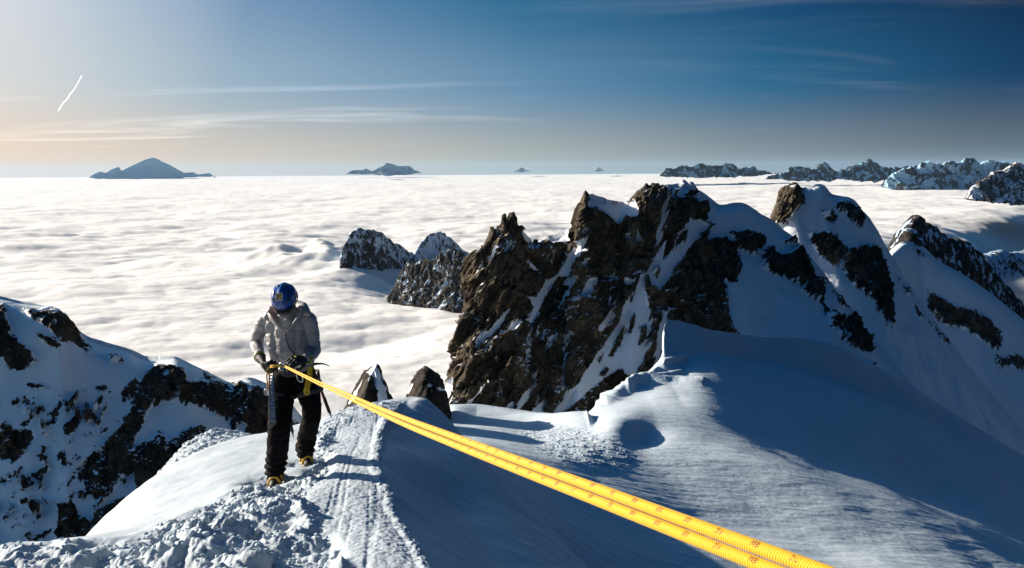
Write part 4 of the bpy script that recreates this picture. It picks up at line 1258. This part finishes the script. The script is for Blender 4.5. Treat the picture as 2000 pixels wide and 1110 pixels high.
# trousers
bm = bmesh.new()
chain(bm, [J(562, 712, 5.86), J(558, 735, 5.85), J(552, 760, 5.80), J(548, 800, 5.70), g['kn1'], J(542, 880, 5.58), J(538, 912, 5.59), J(537, 925, 5.60)],
      [.098, .108, .108, .098, .090, .086, .079, .072], 22)
chain(bm, [J(585, 712, 5.88), J(592, 735, 5.88), J(600, 760, 5.86), J(608, 790, 5.84), J(609, 815, 5.84), J(600, 850, 5.98), J(596, 876, 6.07), J(597, 884, 6.10)],
      [.100, .106, .102, .082, .076, .080, .076, .070], 22)
capsule(bm, J(563, 722, 5.90), .105, J(585, 722, 5.90), .105, 20)


def trouser_wr(p):
    r = fbm(p * np.array([8, 8, 14.]) + .5 * perlin(p * 6)[:, None], 3, .5, ridged=True)
    k = np.exp(-((p[:, 2] - (C_['ank1'].z + .04)) / .12) ** 2)
    return .010 * (r - .35) + k * .012 * np.sin(p[:, 2] * 95 + 3 * perlin(p * 9)) + .003 * perlin(p * 45)


tr = remeshed('trousers', bm, TROUSER, man, .007, 4, wr=trouser_wr)
# grey gaiter patches on the inner legs
# harness
bm = bmesh.new()
bb = []
for a in np.linspace(0, 2 * math.pi, 41):
    c = J(572, 722, 5.89)
    bb.append(c + Vector((math.cos(a) * .150, -math.sin(a) * .140, .012 * math.cos(a))))
tube(bm, bb, .030, 10, cap=False, flat=.45)
for cx, cy, cY, rx in ((551, 768, 5.79, .118), (604, 766, 5.86, .112)):
    lp_ = []
    for a in np.linspace(0, 2 * math.pi, 31):
        lp_.append(J(cx, cy, cY) + Vector((math.cos(a) * rx, -math.sin(a) * rx, .02 * math.sin(a) + (.03 if cx > 580 else -.03) * math.cos(a))))
    tube(bm, lp_, .022, 8, cap=False, flat=.4)
hz = mobj('harness', bm, WEB, man)
bm = bmesh.new()
ax0 = (Vector((1, 0, 0)), Vector((0, 1, 0)), Vector((0, 0, 1)))
obox(bm, J(549, 722, 5.72), ax0, .045, .012, .032, .003)
obox(bm, J(560, 722, 5.715), ax0, .012, .016, .05, .003)
bk = mobj('buckle', bm, STEEL, hz)


# boots with crampons
def boot(c, toe, side):
    """c: point under the heel-ankle, toe: unit vector in the ground plane"""
    up_ = Vector((0, 0, 1)); toe = v3(toe).normalized(); sd = toe.cross(up_).normalized()
    c = v3(c)
    bm = bmesh.new()
    chain(bm, [c + up_ * .035 - toe * .06, c + up_ * .035 + toe * .05, c + up_ * .033 + toe * .15], [.040, .044, .036], 16)
    chain(bm, [c + up_ * .055 - toe * .04, c + up_ * .12 - toe * .02, c + up_ * .20 - toe * .02], [.048, .05, .058], 16)
    capsule(bm, c + up_ * .075 + toe * .0, .045, c + up_ * .05 + toe * .11, .036, 16)
    b = remeshed('boot', bm, BOOTM, man, .006, 3, wr=lambda p: .003 * fbm(p * 30, 3))
    bm = bmesh.new()
    for t_, w_, h_ in ((-.07, .03, .05), (-.02, .046, .085), (.06, .050, .082), (.12, .044, .07)):
        pts = [c + toe * t_ + sd * math.cos(a) * (w_ + .004) + up_ * (.02 + math.sin(a) * h_) for a in np.linspace(0, math.pi, 13)]
        tube(bm, pts, .0105, 6, flat=.5)
    pts = [c + toe * .13 + sd * .03 + up_ * .05, c + toe * .06 + sd * .0 + up_ * .108, c + toe * -.0 - sd * .04 + up_ * .09]
    tube(bm, resample(pts, 10)[0], .011, 6)
    pts = [c + toe * .13 - sd * .03 + up_ * .05, c + toe * .06 + sd * .0 + up_ * .108, c + toe * -.0 + sd * .04 + up_ * .09]
    tube(bm, resample(pts, 10)[0], .011, 6)
    # cuff
    pts = [c + up_ * .165 + sd * math.cos(a) * .062 + toe * (math.sin(a) * .062 - .02) for a in np.linspace(0, 6.2832, 25)]
    tube(bm, pts, .009, 8, cap=False)
    mobj('boot_strap', bm, YELB, b)
    bm = bmesh.new()
    obox(bm, c + toe * .03 + up_ * .004, (toe, sd, up_), .26, .085, .006, .002)
    for t_ in (-.08, -.03, .05, .10, .145):
        for s_ in (-1, 1):
            q = c + toe * t_ + sd * s_ * .042 + up_ * .004
            bmesh.ops.create_cone(bm, cap_ends=True, segments=6, radius1=.001, radius2=.009, depth=.035, matrix=Matrix.Translation(q - up_ * .015))
    for s_ in (-1, 1):
        q = c + toe * .165 + sd * s_ * .02 + up_ * .002
        bmesh.ops.create_cone(bm, cap_ends=True, segments=6, radius1=.009, radius2=.001, depth=.05, matrix=Matrix.Translation(q) @ (toe - up_ * .4).to_track_quat('Z', 'Y').to_matrix().to_4x4())
    mobj('crampon', bm, STEEL, b)


boot(FOOT1 + np.array([0, .06, .0]), (0.12, -1, -.1), 1)
boot(FOOT2 + np.array([-.01, .05, .0]), (0.42, -.9, -.1), 1)

# helmet
bm = bmesh.new()
bmesh.ops.create_uvsphere(bm, u_segments=64, v_segments=40, radius=1)
for v in bm.verts:
    x, y, z_ = v.co
    v.co = Vector((x * .102 * (1 - .06 * y), y * .128 + .004, z_ * (.108 if z_ > 0 else .07)))
    if z_ < -.15: v.co.z = max(v.co.z, -.030 + .02 * abs(y)); 
    # shallow ribs from front to back
    v.co += Vector((x, y, z_)) * (.0035 * math.cos(x * 9) * max(z_, 0))
    hp = hd + hu * .022 + hf * .002
    v.co = hp + hr * v.co.x + hf * v.co.y + hu * v.co.z
hel = mobj('helmet', bm, HELM, man)
HC = hd + hu * .022 + hf * .002


def on_helmet(a, b, lift=.0):
    """a: sideways angle, b: angle from crown to brow, radians"""
    n = Vector((math.sin(a), math.cos(a) * math.sin(b), math.cos(a) * math.cos(b)))
    p = Vector((n.x * (.102 + lift), n.y * (.128 + lift) + .004, n.z * (.108 + lift)))
    return HC + hr * p.x + hf * p.y + hu * p.z, (hr * n.x + hf * n.y + hu * n.z).normalized()


for a, b in ((-.62, .25), (-.62, .85), (.62, .25), (.62, .85), (-.3, -.3), (.3, -.3)):
    p, n = on_helmet(a, b, .0005)
    t_ = (hf - n * hf.dot(n)).normalized()
    bm = bmesh.new()
    ellipsoid(bm, p, (n.cross(t_), t_, n), .009, .022, .004, 16)
    mobj('vent', bm, BLACKP, hel)
p, n = on_helmet(.05, .62, .003)
t_ = (hf - n * hf.dot(n)).normalized()
sx_ = n.cross(t_)
bm = bmesh.new(); obox(bm, p, (sx_, t_, n), .058, .058, .003, .001)
stk = mobj('sticker', bm, WHITEP, hel, smooth=False)
bm = bmesh.new(); obox(bm, p + n * .0016, (sx_, t_, n), .048, .048, .003)
mobj('sticker_print', bm, sticker_mat(), stk, smooth=False)
# rim band and the dark brim of the cap under the helmet
bm = bmesh.new()
rp = [HC + hr * math.cos(a) * .103 + hf * (math.sin(a) * .129 + .004) - hu * (.026 - .012 * abs(math.sin(a))) for a in np.linspace(0, 6.2832, 49)]
tube(bm, rp, .005, 8, cap=False)
mobj('helmet_rim', bm, BLACKP, hel)
bm = bmesh.new()
chain(bm, [hd + hf * .085 - hu * .012 + hr * -.062, hd + hf * .125 - hu * .022 + hr * -.035, hd + hf * .137 - hu * .026, hd + hf * .125 - hu * .022 + hr * .035, hd + hf * .085 - hu * .012 + hr * .062], [.020, .022, .022, .022, .020], 12)
remeshed('cap_brim', bm, BLACKP, man, .005, 3)
bm = bmesh.new()
for s_ in (-1, 1):
    tube(bm, resample([hd + hr * s_ * .085 - hu * .02, hd + hr * s_ * .07 - hu * .07 + hf * .03, hd - hu * .115 + hf * .045], 12)[0], .004, 6)
mobj('chin_strap', bm, WEB, hel)


# gloves: palm, four unequal curled fingers and a thumb
def glove(wr, kn, palm_n, curl_to, side, thumb_dir, size=1.0):
    """wr wrist point, kn knuckle centre, palm_n direction the palm faces, side: towards the little finger"""
    f = (kn - wr).normalized(); pn = (palm_n - f * palm_n.dot(f)).normalized(); sd = f.cross(pn).normalized() * side
    L = (kn - wr).length
    bm = bmesh.new()
    for s_, r_ in ((-.030, .021), (-.010, .023), (.012, .022), (.030, .019)):
        chain(bm, [wr + sd * s_ * .6 * size, wr + f * L * .55 + sd * s_ * size, kn + sd * s_ * 1.05 * size], [r_ * .95 * size, r_ * 1.1 * size, r_ * .9 * size], 12)
    for s_, ln, r_ in ((-.034, .88, .0125), (-.012, 1.0, .013), (.011, .95, .0125), (.032, .76, .0115)):
        k0 = kn + sd * s_ * 1.05 * size
        a1, a2, a3 = .65, 1.45, 2.25
        p1 = k0 + (f * math.cos(a1) + pn * math.sin(a1)) * .042 * ln * size
        p2 = p1 + (f * math.cos(a2) + pn * math.sin(a2)) * .030 * ln * size
        p3 = p2 + (f * math.cos(a3) + pn * math.sin(a3)) * .022 * ln * size
        chain(bm, [k0, p1, p2, p3], [r_ * 1.2 * size, r_ * 1.1 * size, r_ * size, r_ * .9 * size], 10)
    b0 = wr + f * L * .35 - sd * .03 * size
    t1 = b0 + (-sd * .6 + pn * .6 + f * .5).normalized() * .035 * size
    t2 = t1 + (pn * .8 + f * .6 + sd * .1).normalized() * .032 * size
    t3 = t2 + (pn * .5 + f * .5 + sd * .5).normalized() * .022 * size
    chain(bm, [b0, t1, t2, t3], [.020 * size, .0165 * size, .0145 * size, .013 * size], 10)
    # cuff
    chain(bm, [wr - f * .045, wr], [.038 * size, .034 * size], 16)
    gl_ = remeshed('glove', bm, GLOVE, man, .0032, 2, wr=lambda p: .0015 * fbm(p * 60, 3))
    bm = bmesh.new()
    obox(bm, kn + sd * .008 * size - pn * .0235 * size - f * .012, (sd, f, pn), .018, .016, .004, .001)
    mobj('glove_patch', bm, LIME, gl_)
    bm = bmesh.new()
    cf = [wr - f * .042 + (sd * math.cos(a) + pn * math.sin(a)) * .040 * size for a in np.linspace(0, 6.2832, 25)]
    tube(bm, cf, .003, 6, cap=False)
    mobj('glove_trim', bm, LIME, gl_)
    return gl_


GRIP1 = J(524, 716, 5.50)
glove(J(510, 702, 5.62), J(519, 717, 5.50), Vector((.75, .3, .35)), None, 1, None, 1.15)
glove(J(594, 701, 5.60), J(575, 704, 5.50), Vector((-.2, .35, -.85)), None, -1, None, 1.15)

# ------------------------------------------------------------------ rope in two strands
def rope_path(pts, n):
    P = []
    for px, py, inv_ in pts:
        d = Fn + (px - 1000) / FPX * Rn + (555 - py) / FPX * Un
        P.append(d / inv_)
    return resample(P, n)[0]


up_pts = [(557, 715, .182), (616, 743, .275), (676, 768.5, .42), (735, 795, .60), (800, 821, .82), (900, 858, 1.09), (1020, 902, 1.36), (1151, 949, 1.64), (1320, 1011, 1.97), (1500, 1077, 2.30), (1700, 1151, 2.66), (1950, 1244, 3.1)]
lo_pts = [(557, 717.5, .182), (616, 747.5, .276), (676, 775.5, .421), (735, 804, .602), (800, 833.5, .822), (900, 874, 1.095), (1020, 921.5, 1.367), (1151, 972.5, 1.65), (1320, 1039, 1.98), (1500, 1110, 2.31), (1700, 1189, 2.67), (1950, 1288, 3.1)]
for nm, pts, lb_ in (('rope', up_pts, 'yellow climbing rope with dark flecks, upper of the two parallel strands'), ('rope', lo_pts, 'yellow climbing rope with dark flecks, lower of the two parallel strands')):
    P_ = rope_path(pts, 420)
    end = P_[-1]
    tail, _ = resample([end, end + np.array([.10, -.12, -.10]), end + np.array([.3, -.8, -.55]), end + np.array([.5, -1.6, -1.25])], 60)
    bm = bmesh.new()
    tube(bm, list(P_) + list(tail[1:]), .00455, 20, uv=True)
    o = mobj(nm, bm, ROPE)
    tag(o, lb_, 'rope', 'two strands of yellow rope')
# brake strands from the device into the left glove
bm = bmesh.new()
for dy in (0, 3.0):
    pts = [J(557, 717, 5.44), J(545, 715 - dy * .3, 5.42), J(535, 714 + dy, 5.42), J(526, 716 + dy * .6, 5.47), J(521, 722 + dy, 5.50), J(524, 729 + dy * .5, 5.52), J(532, 728, 5.53)]
    tube(bm, resample(pts, 50)[0], .0055, 12, uv=True)
o = mobj('brake_rope', bm, ROPE)
tag(o, 'short yellow rope tail gripped in the glove beside the belay device', 'rope')


# carabiners, belay device and things that hang on the harness
def carabiner(name, c, axis, wide, h, w_, mat, label, r=.0045, group=None):
    axis = v3(axis).normalized(); wide = v3(wide).normalized(); c = v3(c)
    bm = bmesh.new()
    pts = []
    for a in np.linspace(0, 2 * math.pi, 33):
        ca, sa = math.cos(a), math.sin(a)
        pts.append(c + axis * (h * .5 * (abs(sa) ** .7) * (1 if sa > 0 else -1)) + wide * (w_ * .5 * (abs(ca) ** .7) * (1 if ca > 0 else -1) * (1.0 + .18 * (sa > 0))))
    tube(bm, pts, r, 8, cap=False)
    tube(bm, [c + axis * h * .2 + wide * w_ * .56, c - axis * h * .2 + wide * w_ * .52], r * 1.7, 8)
    o = mobj(name, bm, mat)
    tag(o, label, 'carabiner', group)
    return o


bm = bmesh.new()
c = J(557, 716, 5.47)
obox(bm, c, ax0, .045, .03, .035, .008)
for s_ in (-1, 1):
    tube(bm, [c + Vector((s_ * .012, -.018, 0)), c + Vector((s_ * .012, -.028, 0))], .007, 10)
tube(bm, resample([c + Vector((0, .01, .01)), c + Vector((.0, .03, .03)), c + Vector((0, .05, .012)), c + Vector((0, .03, -.01))], 16)[0], .003, 6)
o = mobj('belay_device', bm, BLUEAL)
tag(o, 'small metal belay device where both rope strands enter at the waist', 'belay device')
carabiner('carabiner', J(556, 712, 5.56), (0, .6, -.3), (1, 0, 0), .11, .065, ALU, 'silver locking carabiner holding the belay device to the harness', .006)
for i, (px, py, Y, m_, lb_) in enumerate(((618, 735, 5.80, BLACKP, 'black carabiner highest on the side of the harness'), (622, 746, 5.82, STEEL, 'steel carabiner hanging at the hip below the black one'), (585, 735, 5.70, ALU, 'silver carabiner on the front of the harness beside the yellow cord'))):
    carabiner('carabiner', J(px, py, Y), (.15, 0, -1), (.8, -.5, 0), .10, .06, m_, lb_, .005, 'carabiners clipped to the harness')
# webbing slings at the hip
bm = bmesh.new()
rnd = random.Random(3)
for k in range(5):
    x0 = 607 + k * 3.4
    pts = [J(x0, 720, 5.80), J(x0 + rnd.uniform(-3, 4), 738, 5.74), J(x0 + rnd.uniform(-2, 5), 757 + rnd.uniform(-16, 8), 5.76), J(x0 + 4, 742, 5.80), J(x0 + 2, 722, 5.83)]
    tube(bm, resample(pts, 26)[0], .006, 8, flat=.4)
o = mobj('sling_bundle', bm, cloth_mat('sling_olive', (.07, .06, .03), .8, .3, 60))
tag(o, 'bundle of dark olive webbing slings at the hip', 'slings')
# yellow cord twisted into a chain
bm = bmesh.new()
for ph in (0, 2.09, 4.19):
    pts = []
    for i in range(70):
        f = i / 69
        c = J(607 - 8 * f, 716 + 50 * f, 5.70)
        rad = .014 * (.7 + .5 * math.sin(f * 3.14))
        pts.append(c + Vector((math.cos(ph + f * 26) * rad * 1.25, math.sin(ph + f * 26) * rad, 0)))
    tube(bm, pts, .0062, 8)
pts = [J(599 + 5 * math.cos(a), 764 + 7 * math.sin(a), 5.70) for a in np.linspace(0, 6.28, 20)]
tube(bm, pts, .006, 8, cap=False)
o = mobj('cord_hank', bm, simple_mat('cord_yellow', (.62, .42, .02), .7, bump_scale=300, bump=.5, dist=.002, var=.15))
tag(o, 'hank of twisted yellow cord hanging from the harness over the thigh', 'cord')

# snow picket on the thigh
pk = empty('snow_picket', J(531, 820, 5.55))
tag(pk, 'long perforated aluminium snow picket hanging along the thigh', 'snow picket')
top, bot = J(530, 728, 5.58), J(533, 822, 5.42)
ax_ = (bot - top).normalized(); sdv = Vector((1, 0, 0)); nv_ = ax_.cross(sdv).normalized()
bm = bmesh.new()
Lp = (bot - top).length
obox(bm, (top + bot) / 2 - sdv * .018, (sdv, nv_, ax_), .004, .03, Lp, .001)
obox(bm, (top + bot) / 2 + sdv * .018, (sdv, nv_, ax_), .004, .03, Lp, .001)
for i in range(15):
    c = top + ax_ * (Lp * (i + .5) / 15)
    obox(bm, c + ax_ * .012, (sdv, nv_, ax_), .034, .004, .011, 0)
obox(bm, bot + ax_ * .004, (sdv, nv_, ax_), .040, .012, .010, .002)
obox(bm, bot - ax_ * .055, (sdv, nv_, ax_), .040, .012, .010, .002)
mobj('rail', bm, ALU, pk, smooth=False)
bm = bmesh.new()
tube(bm, resample([J(524, 726, 5.55), J(521, 735, 5.54), J(523, 752, 5.54), J(524, 764, 5.55)], 20)[0], .007, 8, flat=.4)
mobj('sling', bm, ORANGE, pk)
bm = bmesh.new()
cc = J(521, 766, 5.54)
tube(bm, [cc + Vector((math.cos(a) * .02, 0, math.sin(a) * .026)) for a in np.linspace(0, 6.283, 21)], .005, 8, cap=False)
mobj('clip', bm, STEEL, pk)


# ice axes
def ice_axe(head, spike, facing, label):
    head, spike = v3(head), v3(spike)
    ax = (spike - head).normalized(); fc = v3(facing); fc = (fc - ax * fc.dot(ax)).normalized(); nn_ = ax.cross(fc)
    r = empty('ice_axe', spike)
    tag(r, label, 'ice axe', 'ice axes hanging behind the climber')
    bm = bmesh.new()
    tube(bm, [head + (spike - head) * f for f in (0, .3, .6, .92)], .0135, 14, flat=.7)
    sh_ = mobj('shaft', bm, REDSH, r)
    bm = bmesh.new()
    tube(bm, [head + (spike - head) * f for f in (.62, .75, .9)], .0155, 14, flat=.75)
    mobj('grip', bm, BLACKP, sh_)
    bm = bmesh.new()
    Ls = (spike - head).length
    bmesh.ops.create_cone(bm, cap_ends=True, segments=12, radius1=.013, radius2=.0015, depth=Ls * .12, matrix=Matrix.Translation(head + (spike - head) * .96) @ ax.to_track_quat('Z', 'Y').to_matrix().to_4x4())
    mobj('spike', bm, STEEL, r)
    bm = bmesh.new()
    pts = [head - fc * .01, head + fc * .05 - ax * .006, head + fc * .10 + ax * .004, head + fc * .14 + ax * .024, head + fc * .165 + ax * .044]
    tube(bm, resample(pts, 18)[0], list(np.linspace(.015, .003, 18)), 8, flat=.45)
    mobj('pick', bm, BLACKP, r)
    bm = bmesh.new()
    obox(bm, head - fc * .05 + ax * .004, (fc, nn_, ax), .08, .05, .006, .002)
    mobj('adze', bm, STEEL, r)


ice_axe(J(609, 714, 5.98), J(647, 815, 6.02), (1, -.2, .05), 'ice axe with dark red shaft and black pick hanging outside the right thigh')
ice_axe(J(548, 735, 6.02), J(573, 854, 6.10), (-.4, .9, 0), 'ice axe whose red shaft tip shows between the legs')

# ------------------------------------------------------------------ loose snow clods in the churned track
rs = np.random.RandomState(5)
vis = np.where((ch > .35) & (pyy < 1200) & front & (pxx > -30))[0]
vis2 = np.where(((sp > .5) | (rim > .55)) & (pyy < 1150) & front)[0]
pick = np.concatenate([rs.choice(vis, 1500), rs.choice(vis2, 500)])
ico = bmesh.new(); bmesh.ops.create_icosphere(ico, subdivisions=3, radius=1)
IV = np.array([v.co[:] for v in ico.verts]); IF = np.array([[v.index for v in f.verts] for f in ico.faces]); ico.free()
VV, FF = [], []
for n_, i in enumerate(pick):
    r_ = rs.uniform(.004, .013) * (1 + (rs.rand() < .12) * rs.uniform(.4, 1.6)) * (1.0 if n_ < 1500 else .6)
    o_ = rs.rand(3) * 50
    dsp = 1 + .45 * perlin(IV * 1.3 + o_) + .25 * perlin(IV * 3 + o_)
    A = rs.uniform(.7, 1.2, 3)
    VV.append(IV * dsp[:, None] * A * r_ + P2[i] + np.array([0, 0, r_ * .25]))
    FF.append(IF + len(IV) * n_)
VV = np.concatenate(VV); FF = np.concatenate(FF)
me = bpy.data.meshes.new('snow_clods')
me.vertices.add(len(VV)); me.vertices.foreach_set('co', VV.ravel())
me.loops.add(FF.size); me.loops.foreach_set('vertex_index', FF.ravel().astype(np.int32))
me.polygons.add(len(FF)); me.polygons.foreach_set('loop_start', np.arange(0, FF.size, 3)); me.update(calc_edges=True)
me.polygons.foreach_set('use_smooth', np.full(len(FF), True))
me.materials.append(SNOW_NEAR)
o = bpy.data.objects.new('snow_clods', me); COL.objects.link(o)
tag(o, 'loose lumps of kicked up snow around the footprints', kind='stuff')

# contrail high in the sky on the left
def contrail():
    m, t, out = new_mat('contrail_vapour')
    d = t.new('ShaderNodeBsdfDiffuse'); d.inputs[0].default_value = (.95, .93, .9, 1)
    tp_ = t.new('ShaderNodeBsdfTransparent')
    tl = t.new('ShaderNodeBsdfTranslucent'); tl.inputs[0].default_value = (.95, .93, .9, 1)
    ad = t.new('ShaderNodeAddShader'); t.l.new(d.outputs[0], ad.inputs[0]); t.l.new(tl.outputs[0], ad.inputs[1])
    lw = t.new('ShaderNodeLayerWeight'); lw.inputs[0].default_value = .5
    nz_ = t.noise(t.new('ShaderNodeNewGeometry').outputs['Position'], .004, 4, .6)
    f = t.math('MULTIPLY', t.math('POWER', t.math('SUBTRACT', 1.0, lw.outputs['Facing']), 1.3), t.math('MULTIPLY_ADD', nz_, .9, .35), clamp=True)
    mx = t.new('ShaderNodeMixShader'); t.l.new(f, mx.inputs[0]); t.l.new(tp_.outputs[0], mx.inputs[1]); t.l.new(ad.outputs[0], mx.inputs[2])
    t.l.new(mx.outputs[0], out.inputs[0])
    pts = [PX(161, 146, 40000), PX(152, 162, 39700), PX(144, 176, 39400), PX(137, 184, 39200), PX(131, 194, 39000), PX(123, 202, 38700), (PX(117, 211, 38400)), PX(113, 218, 38200)]
    P_, _ = resample(pts, 60)
    bm = bmesh.new()
    rr = 13 + 18 * np.linspace(0, 1, 60) + 3 * np.sin(np.linspace(0, 17, 60))
    rr[:4] *= np.linspace(.2, 1, 4); rr[-6:] *= np.linspace(1, .3, 6)
    tube(bm, P_, list(rr), 16)
    o = mobj('contrail', bm, m)
    tag(o, 'short white contrail slanting across the pale sky at upper left', 'contrail')


contrail()


# loose banks of cloud: real vapour with soft edges
def puff_mat(dens, seed):
    m, t, out = new_mat('puff_vapour')
    sc_ = t.new('ShaderNodeVolumePrincipled')
    tc = t.new('ShaderNodeTexCoord').outputs['Object']
    r = t.vmath('LENGTH', tc)
    n = t.noise(t.mapping(tc, loc=(seed, 0, 0)), 2.0, 5, .6, .4)
    d = t.mapr(t.math('ADD', r, t.math('MULTIPLY', n, 1.1)), 1.42, .85)
    t.l.new(t.math('MULTIPLY', d, dens), sc_.inputs['Density'])
    sc_.inputs['Color'].default_value = (.97, .97, .97, 1)
    sc_.inputs['Anisotropy'].default_value = .2
    t.l.new(sc_.outputs[0], out.inputs['Volume'])
    return m


def puff(px, py, Y, sx, sy, sz, dens, rot, label, seed):
    bm = bmesh.new(); bmesh.ops.create_icosphere(bm, subdivisions=3, radius=1.0)
    o = mobj('cloud_bank', bm, puff_mat(dens, seed))
    o.location = PX(px, py, Y); o.scale = (sx, sy, sz); o.rotation_euler = (0, R(rot), 0)
    tag(o, label, kind='stuff')


puff(1995, 585, 1500, 110, 90, 60, .05, 12, 'soft pale puff of cloud over the dark valley at the right edge', 0)


# ------------------------------------------------------------------ thin air that fades the far ranges
def make_haze():
    m, t, out = new_mat('haze')
    v = t.new('ShaderNodeVolumePrincipled')
    v.inputs['Color'].default_value = (0.38, 0.62, 0.88, 1)
    v.inputs['Density'].default_value = 3e-6
    v.inputs['Anisotropy'].default_value = 0.15
    t.l.new(v.outputs[0], out.inputs['Volume'])
    bm = bmesh.new()
    bmesh.ops.create_cube(bm, size=1.0)
    lo, hi = np.array([-280000, -3000, -6000.]), np.array([280000, 153000, 1150.])
    for vv in bm.verts:
        for i in range(3): vv.co[i] = lo[i] + (vv.co[i] + .5) * (hi[i] - lo[i])
    me = bpy.data.meshes.new('haze'); bm.to_mesh(me); bm.free()
    me.materials.append(m)
    o = bpy.data.objects.new('haze', me); COL.objects.link(o)
    tag(o, 'thin blue air between the camera and the far ranges', kind='stuff')


make_haze()
